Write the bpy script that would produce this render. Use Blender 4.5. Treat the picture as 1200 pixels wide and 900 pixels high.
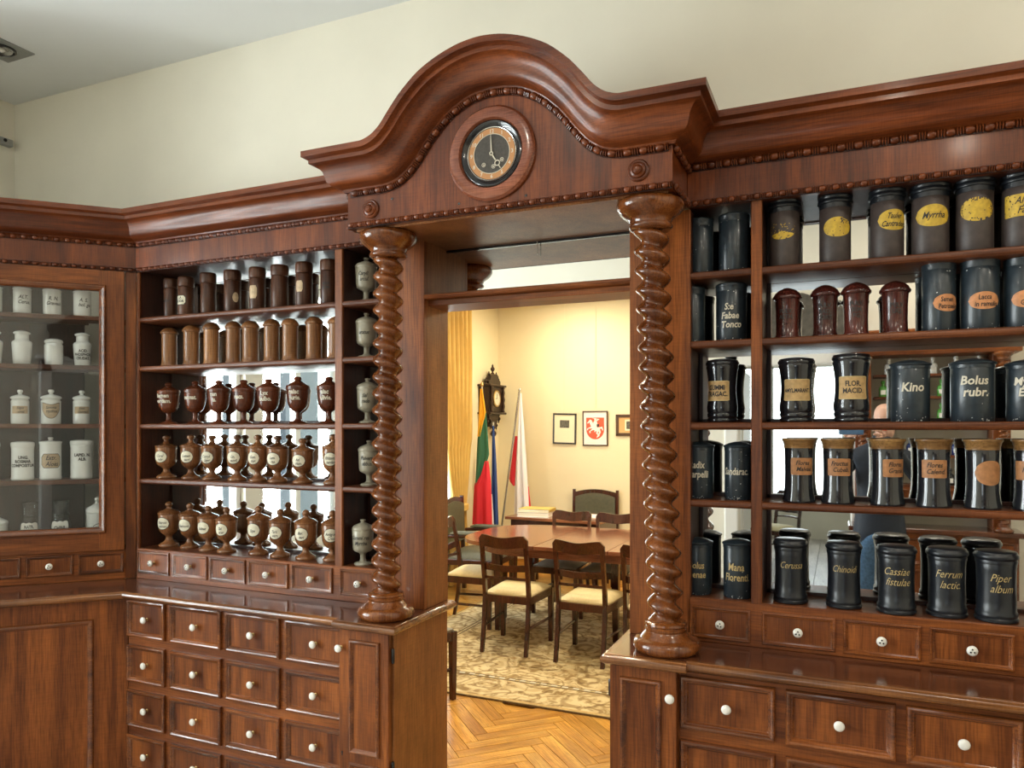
import bpy, bmesh, math, random
from mathutils import Vector, Matrix
random.seed(7)
for o in list(bpy.data.objects): bpy.data.objects.remove(o)
SC = bpy.context.scene
COL = SC.collection
PI = math.pi
# ------------------------------------------------------------ camera, world, lights, exposure
cam = bpy.data.cameras.new('camera'); camo = bpy.data.objects.new('camera', cam); COL.objects.link(camo)
camo.location = (0, 0, 1.7); camo.rotation_euler = (PI/2, 0, math.radians(23.63))
cam.sensor_width = 36; cam.lens = 26.4; cam.shift_y = 0.0425; cam.clip_start = 0.05
SC.camera = camo
W = bpy.data.worlds.new('overcast_sky'); SC.world = W; W.use_nodes = True
bg = W.node_tree.nodes['Background']; bg.inputs[0].default_value = (0.80, 0.90, 1.0, 1); bg.inputs[1].default_value = 1.6
SC.view_settings.view_transform = 'Standard'; SC.view_settings.look = 'None'
SC.view_settings.exposure = 0.0; SC.view_settings.gamma = 1.0; SC.view_settings.use_curve_mapping = False
def area(name, loc, rot, sx, sy, power, color, spread=PI):
    l = bpy.data.lights.new(name, 'AREA'); l.shape = 'RECTANGLE'; l.size = sx; l.size_y = sy; l.energy = power; l.color = color; l.spread = spread
    o = bpy.data.objects.new(name, l); COL.objects.link(o); o.location = loc; o.rotation_euler = rot; return o
# daylight through the two windows of the pharmacy's left wall, the meeting room window and the room behind
area('daylight', (-4.72, 1.17, 1.85), (0, -PI/2, 0), 2.3, 0.42, 90, (0.93, 0.97, 1.0))
area('daylight', (-4.72, 0.51, 1.85), (0, -PI/2, 0), 2.3, 0.50, 125, (0.93, 0.97, 1.0))
area('daylight', (-4.72, -0.57, 1.85), (0, -PI/2, 0), 2.3, 0.54, 150, (0.93, 0.97, 1.0))
area('daylight', (-4.15, 6.4, 1.8), (0, -PI/2, 0), 2.2, 1.5, 110, (0.93, 0.97, 1.0))
area('daylight', (-1.6, -7.0, 1.7), (PI/2, 0, 0), 3.4, 2.4, 110, (0.92, 0.97, 1.0))
# ------------------------------------------------------------ materials
MATS = {}
def nt(name):
    m = bpy.data.materials.new(name); m.use_nodes = True; n = m.node_tree
    MATS[name] = m
    return m, n, n.nodes['Principled BSDF']
def plain(name, c, rough=0.5, metal=0.0, coat=0.0, var=0.0, vscale=30, bump=0.0, spec=0.5):
    m, n, p = nt(name)
    p.inputs['Base Color'].default_value = (*c, 1); p.inputs['Roughness'].default_value = rough
    p.inputs['Metallic'].default_value = metal; p.inputs['Coat Weight'].default_value = coat; p.inputs['Specular IOR Level'].default_value = spec
    if var or bump:
        tc = n.nodes.new('ShaderNodeTexCoord'); no = n.nodes.new('ShaderNodeTexNoise'); no.inputs['Scale'].default_value = vscale; no.inputs['Detail'].default_value = 5
        n.links.new(tc.outputs['Object'], no.inputs['Vector'])
        if var:
            r = n.nodes.new('ShaderNodeValToRGB'); r.color_ramp.elements[0].position = .3; r.color_ramp.elements[1].position = .7
            r.color_ramp.elements[0].color = (*[x*(1-var) for x in c], 1); r.color_ramp.elements[1].color = (*[min(1, x*(1+var)) for x in c], 1)
            n.links.new(no.outputs['Fac'], r.inputs['Fac']); n.links.new(r.outputs['Color'], p.inputs['Base Color'])
        if bump:
            b = n.nodes.new('ShaderNodeBump'); b.inputs['Strength'].default_value = bump; b.inputs['Distance'].default_value = .004
            n.links.new(no.outputs['Fac'], b.inputs['Height']); n.links.new(b.outputs['Normal'], p.inputs['Normal'])
    return m
def wood(name, c1, c2, axis='z', rough=0.38, coat=0.04, fig=1.0, spec=.32):
    m, n, p = nt(name); N = n.nodes; L = n.links
    tc = N.new('ShaderNodeTexCoord'); oi = N.new('ShaderNodeObjectInfo')
    mul = N.new('ShaderNodeVectorMath'); mul.operation = 'SCALE'; mul.inputs[0].default_value = (7.3, 3.1, 5.7)
    L.new(oi.outputs['Random'], mul.inputs['Scale'])
    add = N.new('ShaderNodeVectorMath'); add.operation = 'ADD'; L.new(tc.outputs['Object'], add.inputs[0]); L.new(mul.outputs['Vector'], add.inputs[1])
    def mapped(al, ac):
        mp = N.new('ShaderNodeMapping'); s = [ac, ac, ac]; s['xyz'.index(axis)] = al; mp.inputs['Scale'].default_value = s
        L.new(add.outputs['Vector'], mp.inputs['Vector']); return mp
    a = N.new('ShaderNodeTexNoise'); a.inputs['Scale'].default_value = 1; a.inputs['Detail'].default_value = 6; a.inputs['Distortion'].default_value = .8
    L.new(mapped(1.3*fig, 14*fig).outputs[0], a.inputs['Vector'])
    b = N.new('ShaderNodeTexNoise'); b.inputs['Scale'].default_value = 1; b.inputs['Detail'].default_value = 3
    L.new(mapped(9, 210).outputs[0], b.inputs['Vector'])
    c = N.new('ShaderNodeTexNoise'); c.inputs['Scale'].default_value = 1; c.inputs['Detail'].default_value = 2
    L.new(mapped(2.0, 3.5).outputs[0], c.inputs['Vector'])
    r = N.new('ShaderNodeValToRGB'); e = r.color_ramp.elements
    e[0].position = .30; e[0].color = (*c1, 1); e[1].position = .70; e[1].color = (*c2, 1)
    L.new(a.outputs['Fac'], r.inputs['Fac'])
    r2 = N.new('ShaderNodeValToRGB'); e = r2.color_ramp.elements
    e[0].position = .36; e[0].color = (.62, .58, .55, 1); e[1].position = .56; e[1].color = (1, 1, 1, 1)
    L.new(b.outputs['Fac'], r2.inputs['Fac'])
    r3 = N.new('ShaderNodeValToRGB'); e = r3.color_ramp.elements
    e[0].position = .3; e[0].color = (.70, .66, .64, 1); e[1].position = .7; e[1].color = (1.12, 1.1, 1.06, 1)
    L.new(c.outputs['Fac'], r3.inputs['Fac'])
    m1 = N.new('ShaderNodeMix'); m1.data_type = 'RGBA'; m1.blend_type = 'MULTIPLY'; m1.inputs[0].default_value = 1
    L.new(r.outputs['Color'], m1.inputs[6]); L.new(r2.outputs['Color'], m1.inputs[7])
    m2 = N.new('ShaderNodeMix'); m2.data_type = 'RGBA'; m2.blend_type = 'MULTIPLY'; m2.inputs[0].default_value = 1
    L.new(m1.outputs[2], m2.inputs[6]); L.new(r3.outputs['Color'], m2.inputs[7])
    d = N.new('ShaderNodeTexNoise'); d.inputs['Scale'].default_value = 1; d.inputs['Detail'].default_value = 2
    L.new(mapped(260, 22).outputs[0], d.inputs['Vector'])
    r4 = N.new('ShaderNodeValToRGB'); e = r4.color_ramp.elements
    e[0].position = .35; e[0].color = (.74, .72, .70, 1); e[1].position = .62; e[1].color = (1.06, 1.06, 1.06, 1)
    L.new(d.outputs['Fac'], r4.inputs['Fac'])
    m3 = N.new('ShaderNodeMix'); m3.data_type = 'RGBA'; m3.blend_type = 'MULTIPLY'; m3.inputs[0].default_value = .45
    L.new(m2.outputs[2], m3.inputs[6]); L.new(r4.outputs['Color'], m3.inputs[7])
    L.new(m3.outputs[2], p.inputs['Base Color'])
    p.inputs['Roughness'].default_value = rough; p.inputs['Coat Weight'].default_value = coat; p.inputs['Coat Roughness'].default_value = .12; p.inputs['Specular IOR Level'].default_value = spec
    bp = N.new('ShaderNodeBump'); bp.inputs['Strength'].default_value = .12; bp.inputs['Distance'].default_value = .002
    L.new(b.outputs['Fac'], bp.inputs['Height']); L.new(bp.outputs['Normal'], p.inputs['Normal'])
    return m
RB = ((.112, .028, .0065), (.335, .102, .0210))          # red brown cabinet oak
for ax in 'xyz': wood('cabinet_wood_'+ax, *RB, axis=ax)
for ax in 'xyz': wood('pediment_wood_'+ax, (.092, .0195, .0048), (.242, .060, .0130), axis=ax, rough=.34, coat=.2)
wood('column_wood', (.105, .028, .007), (.285, .092, .021), axis='z', rough=.17, coat=.6)
wood('jamb_wood', (.235, .088, .027), (.36, .150, .050), axis='z', fig=.8)
wood('shelf_wood', (.085, .024, .0085), (.195, .062, .02), axis='x', rough=.36)
wood('dark_stain_and_shade', (.030, .0095, .006), (.070, .022, .012), axis='z', rough=.4)  # dark wood; shade inside bays and bead grooves is put into its colour
for ax in 'xz': wood('moulding_wood_'+ax, (.10, .026, .007), (.29, .090, .021), axis=ax, rough=.22, coat=.45, spec=.5)
wood('edge_wood', (.105, .034, .010), (.36, .145, .042), axis='x', rough=.22, coat=.4, fig=1.3, spec=.5)
wood('counter_wood', (.085, .027, .014), (.185, .066, .032), axis='x', rough=.14, coat=.6)
wood('chair_wood', (.040, .010, .006), (.085, .022, .011), axis='z', rough=.25, coat=.4)
wood('table_wood', (.17, .048, .022), (.32, .12, .05), axis='x', rough=.22, coat=.4)
wood('plank_wood_a', (.62, .30, .048), (.88, .53, .13), axis='x', rough=.28, coat=.35)
wood('plank_wood_b', (.54, .245, .038), (.80, .45, .10), axis='x', rough=.28, coat=.35)
wood('grey_plank', (.36, .33, .30), (.52, .48, .43), axis='y', rough=.35)
wood('jar_wood_dark', (.055, .020, .010), (.125, .050, .025), axis='z', rough=.35)
wood('jar_wood_light', (.20, .082, .028), (.40, .19, .075), axis='z', rough=.30, coat=.3)
wood('goblet_wood_dark', (.085, .020, .008), (.185, .050, .018), axis='z', rough=.25, coat=.4)
wood('goblet_wood', (.165, .062, .022), (.34, .150, .058), axis='z', rough=.22, coat=.5)
wood('jar_wood_maroon', (.045, .010, .008), (.115, .026, .018), axis='z', rough=.22, coat=.5)
wood('lid_wood_gold', (.20, .10, .035), (.42, .24, .085), axis='x', rough=.3)
wood('clock_ring_wood', (.20, .055, .024), (.30, .090, .040), axis='x', rough=.2, coat=.5)
wood('wall_clock_wood', (.020, .011, .008), (.060, .032, .020), axis='z', rough=.35)
plain('wall_plaster', (.80, .757, .64), .85, var=.03, vscale=3, bump=.05)
plain('far_wall_plaster', (.77, .68, .45), .8, var=.03, vscale=2, bump=.04)
plain('ceiling_paint', (.80, .81, .80), .9, var=.02, vscale=2)
plain('white_paint', (.80, .79, .74), .4)
plain('mirror_glass', (.90, .91, .90), .015, metal=1)
plain('porcelain', (.80, .78, .72), .12, coat=.5)
plain('cream_porcelain', (.33, .30, .225), .3, var=.1, vscale=40)
plain('white_ceramic', (.82, .83, .80), .15, coat=.5, var=.04, vscale=25)
plain('brass', (.55, .40, .18), .3, metal=1)
plain('nickel', (.62, .60, .56), .25, metal=1)
plain('black_paint', (.012, .012, .014), .2, coat=.5)
plain('ink', (.018, .015, .014), .6)
plain('tin_blue', (.017, .026, .034), .33, coat=.15, var=.25, vscale=45)
plain('tin_brown', (.050, .036, .032), .5, var=.25, vscale=35)
plain('black_lacquer', (.010, .011, .014), .16, coat=.6, var=.2, vscale=40)
plain('black_matt', (.009, .011, .015), .30, var=.25, vscale=60)
plain('label_yellow', (.50, .325, .028), .5, var=.25, vscale=60)
plain('label_tan', (.45, .29, .12), .6, var=.2, vscale=70)
plain('label_orange', (.52, .22, .085), .5, var=.22, vscale=60)
plain('label_copper', (.36, .16, .060), .55, var=.25, vscale=60)
plain('label_paper', (.66, .62, .48), .6, var=.12, vscale=60)
plain('label_kraft', (.50, .37, .23), .6, var=.15, vscale=60)
plain('gold_ink', (.50, .37, .16), .4)
plain('cream_ink', (.58, .53, .42), .5)
plain('silver_chip', (.60, .60, .58), .5)
plain('seat_cream', (.72, .60, .33), .75, var=.08, vscale=60)
plain('seat_grey', (.20, .19, .16), .8, var=.1, vscale=60)
plain('olive_leather', (.085, .082, .045), .5, var=.15, vscale=40)
plain('curtain_gold', (.62, .40, .10), .7, var=.06, vscale=10)
plain('flag_yellow', (.85, .45, .02), .7); plain('flag_green', (.035, .16, .085), .7); plain('flag_red', (.68, .02, .035), .7)
plain('flag_white', (.80, .78, .80), .7); plain('flag_blue', (.02, .055, .22), .7)
plain('steel', (.55, .55, .55), .25, metal=1)
plain('picture_frame_black', (.02, .017, .015), .35)
plain('picture_frame_brown', (.075, .038, .018), .35)
plain('picture_mat', (.80, .74, .52), .7); plain('picture_mat_orange', (.62, .36, .14), .7); plain('paper_white', (.80, .78, .72), .7)
plain('etching', (.10, .095, .07), .7, var=.7, vscale=60)
plain('shield_red', (.68, .095, .04), .7)
plain('dial_dark', (.045, .038, .030), .45, var=.3, vscale=140); plain('dial_bronze', (.44, .21, .085), .35, metal=.4)
plain('aluminium', (.36, .37, .37), .4, metal=.6)
plain('hair_cap', (.10, .08, .065), .8)
plain('skin', (.62, .36, .26), .5, var=.06, vscale=30)
plain('navy_jacket', (.010, .016, .028), .7, var=.2, vscale=30)
plain('denim', (.06, .13, .24), .8, var=.3, vscale=60)
plain('phone_blue', (.10, .20, .36), .25)
plain('lens_black', (.01, .01, .012), .05, coat=1)
plain('green_glass', (.10, .34, .055), .08, coat=.5); plain('blue_glass', (.012, .03, .14), .08, coat=.5)
plain('book_cover', (.56, .40, .10), .5); plain('book_pages', (.72, .67, .52), .8)
plain('dark_plaque', (.075, .065, .05), .5, var=.4, vscale=20, bump=.4)
plain('facade', (.28, .31, .33), .9, var=.1, vscale=2); plain('facade_window', (.09, .12, .15), .2)
def glass(name, tint, refl):
    m, n, p = nt(name); N = n.nodes; L = n.links; N.remove(p); out = N['Material Output']
    t = N.new('ShaderNodeBsdfTransparent'); t.inputs[0].default_value = (*tint, 1)
    g = N.new('ShaderNodeBsdfGlossy'); g.inputs['Roughness'].default_value = .01
    f = N.new('ShaderNodeLayerWeight'); pw = N.new('ShaderNodeMath'); pw.operation = 'POWER'; pw.inputs[1].default_value = 4.5; L.new(f.outputs['Facing'], pw.inputs[0])
    ma = N.new('ShaderNodeMath'); ma.operation = 'MULTIPLY_ADD'; ma.inputs[1].default_value = .8; ma.inputs[2].default_value = refl; L.new(pw.outputs[0], ma.inputs[0])
    x = N.new('ShaderNodeMixShader'); L.new(ma.outputs[0], x.inputs[0]); L.new(t.outputs[0], x.inputs[1]); L.new(g.outputs[0], x.inputs[2]); L.new(x.outputs[0], out.inputs[0])
glass('pane_glass', (.93, .95, .94), .03); glass('cabinet_glass', (.97, .98, .98), .055); glass('bottle_glass', (.82, .85, .85), .06)
def rug_mat():
    m, n, p = nt('rug_wool'); N = n.nodes; L = n.links
    tc = N.new('ShaderNodeTexCoord')
    no = N.new('ShaderNodeTexNoise'); no.inputs['Scale'].default_value = 2.2; no.inputs['Detail'].default_value = 3; L.new(tc.outputs['Object'], no.inputs['Vector'])
    ad = N.new('ShaderNodeVectorMath'); ad.operation = 'MULTIPLY_ADD'; L.new(no.outputs['Color'], ad.inputs[0]); ad.inputs[1].default_value = (.42, .42, 0); L.new(tc.outputs['Object'], ad.inputs[2])
    v1 = N.new('ShaderNodeTexVoronoi'); v1.feature = 'SMOOTH_F1'; v1.inputs['Scale'].default_value = 2.3; v1.inputs['Smoothness'].default_value = .25; L.new(ad.outputs[0], v1.inputs['Vector'])
    mm = N.new('ShaderNodeMath'); mm.operation = 'MULTIPLY'; mm.inputs[1].default_value = 26; L.new(v1.outputs['Distance'], mm.inputs[0])
    sn = N.new('ShaderNodeMath'); sn.operation = 'SINE'; L.new(mm.outputs[0], sn.inputs[0])
    ma = N.new('ShaderNodeMath'); ma.operation = 'MULTIPLY_ADD'; ma.inputs[1].default_value = .5; ma.inputs[2].default_value = .5; L.new(sn.outputs[0], ma.inputs[0])
    r = N.new('ShaderNodeValToRGB'); r.color_ramp.elements[0].position = 0; r.color_ramp.elements[0].color = (.36, .25, .115, 1)
    r.color_ramp.elements[1].position = 1; r.color_ramp.elements[1].color = (.52, .385, .19, 1)
    for q, c in ((.05, (.42, .31, .15)), (.11, (.60, .48, .26)), (.7, (.64, .52, .295))):
        e = r.color_ramp.elements.new(q); e.color = (*c, 1)
    L.new(ma.outputs[0], r.inputs['Fac'])
    n5 = N.new('ShaderNodeTexNoise'); n5.inputs['Scale'].default_value = 13; n5.inputs['Detail'].default_value = 4; n5.inputs['Distortion'].default_value = 1.2; L.new(tc.outputs['Object'], n5.inputs['Vector'])
    r2 = N.new('ShaderNodeValToRGB'); r2.color_ramp.elements[0].position = .40; r2.color_ramp.elements[0].color = (.52, .44, .32, 1); r2.color_ramp.elements[1].position = .52; r2.color_ramp.elements[1].color = (1, 1, 1, 1)
    L.new(n5.outputs['Fac'], r2.inputs['Fac'])
    mx = N.new('ShaderNodeMix'); mx.data_type = 'RGBA'; mx.blend_type = 'MULTIPLY'; mx.inputs[0].default_value = 1
    L.new(r.outputs['Color'], mx.inputs[6]); L.new(r2.outputs['Color'], mx.inputs[7]); L.new(mx.outputs[2], p.inputs['Base Color'])
    p.inputs['Roughness'].default_value = .95
    b = N.new('ShaderNodeBump'); b.inputs['Strength'].default_value = .4; b.inputs['Distance'].default_value = .004
    n3 = N.new('ShaderNodeTexNoise'); n3.inputs['Scale'].default_value = 160; L.new(tc.outputs['Object'], n3.inputs['Vector'])
    L.new(n3.outputs['Fac'], b.inputs['Height']); L.new(b.outputs['Normal'], p.inputs['Normal'])
rug_mat()
plain('rug_stripe', (.16, .105, .045), .95, var=.3, vscale=50); plain('rug_edge', (.48, .33, .13), .95, var=.2, vscale=40)
# ------------------------------------------------------------ mesh helpers
class M:
    def __init__(s): s.v = []; s.f = []; s.mi = []
    def add(s, vs, fs, mi=0):
        k = len(s.v); s.v += [tuple(p) for p in vs]; s.f += [tuple(i+k for i in f) for f in fs]; s.mi += [mi]*len(fs); return s
    def box(s, x0, x1, y0, y1, z0, z1, mi=0, bev=0.0):
        if x0 > x1: x0, x1 = x1, x0
        if y0 > y1: y0, y1 = y1, y0
        if z0 > z1: z0, z1 = z1, z0
        b = min(bev, (x1-x0)*.45, (y1-y0)*.45, (z1-z0)*.45)
        if b <= 0:
            vs = [(x, y, z) for z in (z0, z1) for y in (y0, y1) for x in (x0, x1)]
            return s.add(vs, [(0, 2, 3, 1), (4, 5, 7, 6), (0, 1, 5, 4), (2, 6, 7, 3), (0, 4, 6, 2), (1, 3, 7, 5)], mi)
        vs = []; idx = {}
        for i, (x, sx) in enumerate(((x0, 1), (x1, -1))):
            for j, (y, sy) in enumerate(((y0, 1), (y1, -1))):
                for k, (z, sz) in enumerate(((z0, 1), (z1, -1))):
                    for a in range(3):
                        idx[i, j, k, a] = len(vs)
                        vs.append((x+(0 if a == 0 else b*sx), y+(0 if a == 1 else b*sy), z+(0 if a == 2 else b*sz)))
        fs = []
        for a in range(3):
            o = [q for q in range(3) if q != a]
            for side in (0, 1):
                c = []
                for p, q in ((0, 0), (1, 0), (1, 1), (0, 1)):
                    t = [0, 0, 0]; t[a] = side; t[o[0]] = p; t[o[1]] = q; c.append(idx[(*t, a)])
                fs.append(tuple(c))
            for p in (0, 1):
                for q in (0, 1):
                    t0 = [0, 0, 0]; t0[o[0]] = p; t0[o[1]] = q; t1 = list(t0); t1[a] = 1
                    fs.append((idx[(*t0, o[0])], idx[(*t1, o[0])], idx[(*t1, o[1])], idx[(*t0, o[1])]))
        for i in (0, 1):
            for j in (0, 1):
                for k in (0, 1): fs.append(tuple(idx[i, j, k, a] for a in range(3)))
        return s.add(vs, fs, mi)
    def lathe(s, prof, seg=24, c=(0, 0, 0), ax='z', mi=0, cap=True, sx=1, sy=1):
        vs = []; n = len(prof)
        for r, z in prof:
            for i in range(seg):
                a = 2*PI*i/seg; p = (r*math.cos(a)*sx, r*math.sin(a)*sy, z)
                if ax == 'x': p = (z, p[0], p[1])
                elif ax == 'y': p = (p[0], z, p[1])
                elif ax == '-y': p = (p[0], -z, p[1])
                vs.append((p[0]+c[0], p[1]+c[1], p[2]+c[2]))
        fs = [(j*seg+i, j*seg+(i+1) % seg, (j+1)*seg+(i+1) % seg, (j+1)*seg+i) for j in range(n-1) for i in range(seg)]
        if cap:
            fs.append(tuple(range(seg-1, -1, -1))); fs.append(tuple((n-1)*seg+i for i in range(seg)))
        return s.add(vs, fs, mi)
    def tube(s, pts, rad, seg=8, mi=0):
        pts = [Vector(p) for p in pts]; n = len(pts); vs = []
        rad = rad if isinstance(rad, (list, tuple)) else [rad]*n
        for i, p in enumerate(pts):
            t = (pts[min(i+1, n-1)]-pts[max(i-1, 0)]).normalized()
            u = t.cross(Vector((0, 0, 1)) if abs(t.z) < .9 else Vector((1, 0, 0))).normalized(); w = t.cross(u)
            for k in range(seg):
                a = 2*PI*k/seg; vs.append(p+u*(rad[i]*math.cos(a))+w*(rad[i]*math.sin(a)))
        fs = [(j*seg+i, j*seg+(i+1) % seg, (j+1)*seg+(i+1) % seg, (j+1)*seg+i) for j in range(n-1) for i in range(seg)]
        fs += [tuple(range(seg-1, -1, -1)), tuple((n-1)*seg+i for i in range(seg))]
        return s.add(vs, fs, mi)
    def bar(s, p0, p1, wx, wy, wx1=None, wy1=None, mi=0):      # tapered rectangular stick, axes x / y
        wx1 = wx if wx1 is None else wx1; wy1 = wy if wy1 is None else wy1
        vs = []
        for p, a, b in ((p0, wx, wy), (p1, wx1, wy1)):
            for sx, sy in ((-1, -1), (1, -1), (1, 1), (-1, 1)): vs.append((p[0]+sx*a/2, p[1]+sy*b/2, p[2]))
        return s.add(vs, [(3, 2, 1, 0), (4, 5, 6, 7)]+[(i, (i+1) % 4, 4+(i+1) % 4, 4+i) for i in range(4)], mi)
    def sweep(s, secs, prof, closed=False, mi=0, caps=True):   # secs: (point, out, up); prof: (o, n)
        vs = []; m = len(prof)
        for p, o, u in secs:
            p = Vector(p); o = Vector(o); u = Vector(u)
            for a, b in prof: vs.append(p+o*a+u*b)
        fs = []
        for j in range(len(secs)-1):
            for i in range(m if closed else m-1):
                i2 = (i+1) % m; fs.append((j*m+i, (j+1)*m+i, (j+1)*m+i2, j*m+i2))
        if caps: fs += [tuple(range(m)), tuple((len(secs)-1)*m+i for i in range(m-1, -1, -1))]
        return s.add(vs, fs, mi)
    def prism(s, poly, y0, y1, mi=0):                           # polygon in xz, extruded along y
        n = len(poly); vs = [(x, y0, z) for x, z in poly]+[(x, y1, z) for x, z in poly]
        return s.add(vs, [tuple(range(n)), tuple(range(2*n-1, n-1, -1))]+[(i, n+i, n+(i+1) % n, (i+1) % n) for i in range(n)], mi)
    def mesh(s, name, mats, smooth=40, org=(0, 0, 0)):
        me = bpy.data.meshes.new(name)
        me.from_pydata([(p[0]-org[0], p[1]-org[1], p[2]-org[2]) for p in s.v], [], s.f)
        for mm in (mats if isinstance(mats, (list, tuple)) else [mats]): me.materials.append(MATS[mm])
        if any(s.mi): me.polygons.foreach_set('material_index', s.mi)
        bm = bmesh.new(); bm.from_mesh(me); bmesh.ops.recalc_face_normals(bm, faces=bm.faces); bm.to_mesh(me); bm.free()
        if smooth:
            me.shade_smooth(); me.set_sharp_from_angle(angle=math.radians(smooth))
        me.update(); return me
    def build(s, name, mats, parent=None, smooth=40, org=None):
        if org is None: org = parent.get('_org', (0, 0, 0)) if parent else (0, 0, 0)
        return link(name, s.mesh(name, mats, smooth, org), parent)
def link(name, me, parent=None, loc=(0, 0, 0), rotz=0):
    o = bpy.data.objects.new(name, me); COL.objects.link(o); o.location = loc; o.rotation_euler = (0, 0, rotz)
    if parent: o.parent = parent
    return o
def thing(name, label, cat, loc=(0, 0, 0), rotz=0, group=None, worldspace=False):
    o = bpy.data.objects.new(name, None); COL.objects.link(o); o.empty_display_size = .05
    o.location = loc; o.rotation_euler = (0, 0, rotz); tag(o, label, cat, group)
    if worldspace: o['_org'] = tuple(loc)
    return o
def tag(o, label, cat, group=None):
    o['label'] = label; o['category'] = cat
    if group: o['group'] = group
    return o
def struct(o, ): o['kind'] = 'structure'; return o
def stuff(o): o['kind'] = 'stuff'; return o
def dup_tree(root, loc, rotz, label=None, group=None, scale=None):
    r = root.copy(); COL.objects.link(r); r.location = loc; r.rotation_euler = (0, 0, rotz)
    if label: r['label'] = label
    if group: r['group'] = group
    if scale: r.scale = scale
    for ch in list(root.children):
        c = ch.copy(); COL.objects.link(c); c.parent = r
        for g in ch.children:
            d = g.copy(); COL.objects.link(d); d.parent = c
    return r
TXT = {}
def text_data(s, size, shear=0.0, bold=0.0, cond=1.0):
    key = (s, size, shear, bold, cond)
    if key in TXT: return TXT[key]
    cu = bpy.data.curves.new('t', 'FONT'); cu.body = s; cu.size = size; cu.shear = shear; cu.offset = bold; cu.resolution_u = 2; cu.align_x = 'CENTER'; cu.fill_mode = 'FRONT'
    ob = bpy.data.objects.new('t', cu); COL.objects.link(ob)
    dg = bpy.context.evaluated_depsgraph_get(); me = bpy.data.meshes.new_from_object(ob.evaluated_get(dg))
    vs = [(v.co.x*cond, v.co.y) for v in me.vertices]; fs = [tuple(p.vertices) for p in me.polygons]
    bpy.data.objects.remove(ob); bpy.data.curves.remove(cu); bpy.data.meshes.remove(me)
    TXT[key] = (vs, fs); return TXT[key]
def interp(pts, x):
    if x <= pts[0][0]: return pts[0][1]
    for (a, b), (c, d) in zip(pts, pts[1:]):
        if x <= c: return b+(d-b)*(x-a)/(c-a) if c > a else d
    return pts[-1][1]
def hermite(pts, x):
    if x <= pts[0][0]: return pts[0][1]
    if x >= pts[-1][0]: return pts[-1][1]
    n = len(pts); sl = []
    for i in range(n):
        if i == 0 or i == n-1: sl.append(0); continue
        d0 = (pts[i][1]-pts[i-1][1])/(pts[i][0]-pts[i-1][0]); d1 = (pts[i+1][1]-pts[i][1])/(pts[i+1][0]-pts[i][0])
        sl.append(0 if d0*d1 <= 0 else 2*d0*d1/(d0+d1))
    for i in range(n-1):
        if x <= pts[i+1][0]:
            h = pts[i+1][0]-pts[i][0]; t = (x-pts[i][0])/h
            return (2*t**3-3*t*t+1)*pts[i][1]+(t**3-2*t*t+t)*h*sl[i]+(-2*t**3+3*t*t)*pts[i+1][1]+(t**3-t*t)*h*sl[i+1]

def sheer():
    m, n, p = nt('sheer_cloth'); N = n.nodes; L = n.links; p.inputs['Base Color'].default_value = (.9, .9, .9, 1); p.inputs['Roughness'].default_value = .9
    tr = N.new('ShaderNodeBsdfTransparent'); tl = N.new('ShaderNodeBsdfTranslucent'); tl.inputs[0].default_value = (.9, .92, .95, 1)
    a = N.new('ShaderNodeMixShader'); a.inputs[0].default_value = .5; L.new(tr.outputs[0], a.inputs[1]); L.new(tl.outputs[0], a.inputs[2]); L.new(a.outputs[0], N['Material Output'].inputs[0])
sheer()
# ------------------------------------------------------------ the setting
D = 2.664; YB = 2.862; WY = 2.88
def wall(name, boxes, mat):
    m = M()
    for b in boxes: m.box(*b)
    return struct(m.build(name, mat, None, 0))
wall('wall_back', [(-4.62, -1.78, WY, 3.02, 0, 3.6), (-.47, 3.15, WY, 3.02, 0, 3.6), (-1.78, -.47, WY, 3.02, 2.46, 3.6)], 'wall_plaster')
wl = wall('wall_left', [(-4.62, -4.46, 1.38, 2.88, 0, 3.6), (-4.62, -4.46, .77, .97, 0, 3.6), (-4.62, -4.46, -1.35, -.85, 0, 3.6),
                   (-4.62, -4.46, .97, 1.38, 0, .68), (-4.62, -4.46, .97, 1.38, 3.0, 3.6), (-4.62, -4.46, -.85, .77, 0, .68), (-4.62, -4.46, -.85, .77, 3.0, 3.6)], 'wall_plaster')
wall('wall_right', [(3.0, 3.15, -1.35, 2.88, 0, 3.6)], 'wall_plaster')
wall('wall_rear', [(-4.62, -.85, -1.5, -1.35, 0, 3.6), (.08, 3.15, -1.5, -1.35, 0, 3.6), (-.85, .08, -1.5, -1.35, 2.25, 3.6)], 'wall_plaster')
wall('ceiling', [(-4.62, 3.15, -1.5, 3.02, 3.6, 3.7)], 'ceiling_paint')
fl = wall('floor', [(-4.62, 3.15, -1.5, 3.02, -.1, -.012)], 'grey_plank')
k = 0
x = -4.45
while x < 2.95:
    M().box(x+.002, x+.168, -1.5, 2.86, -.012, 0, bev=.002).build('floor_board', 'grey_plank', fl, 0); x += .17
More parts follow.
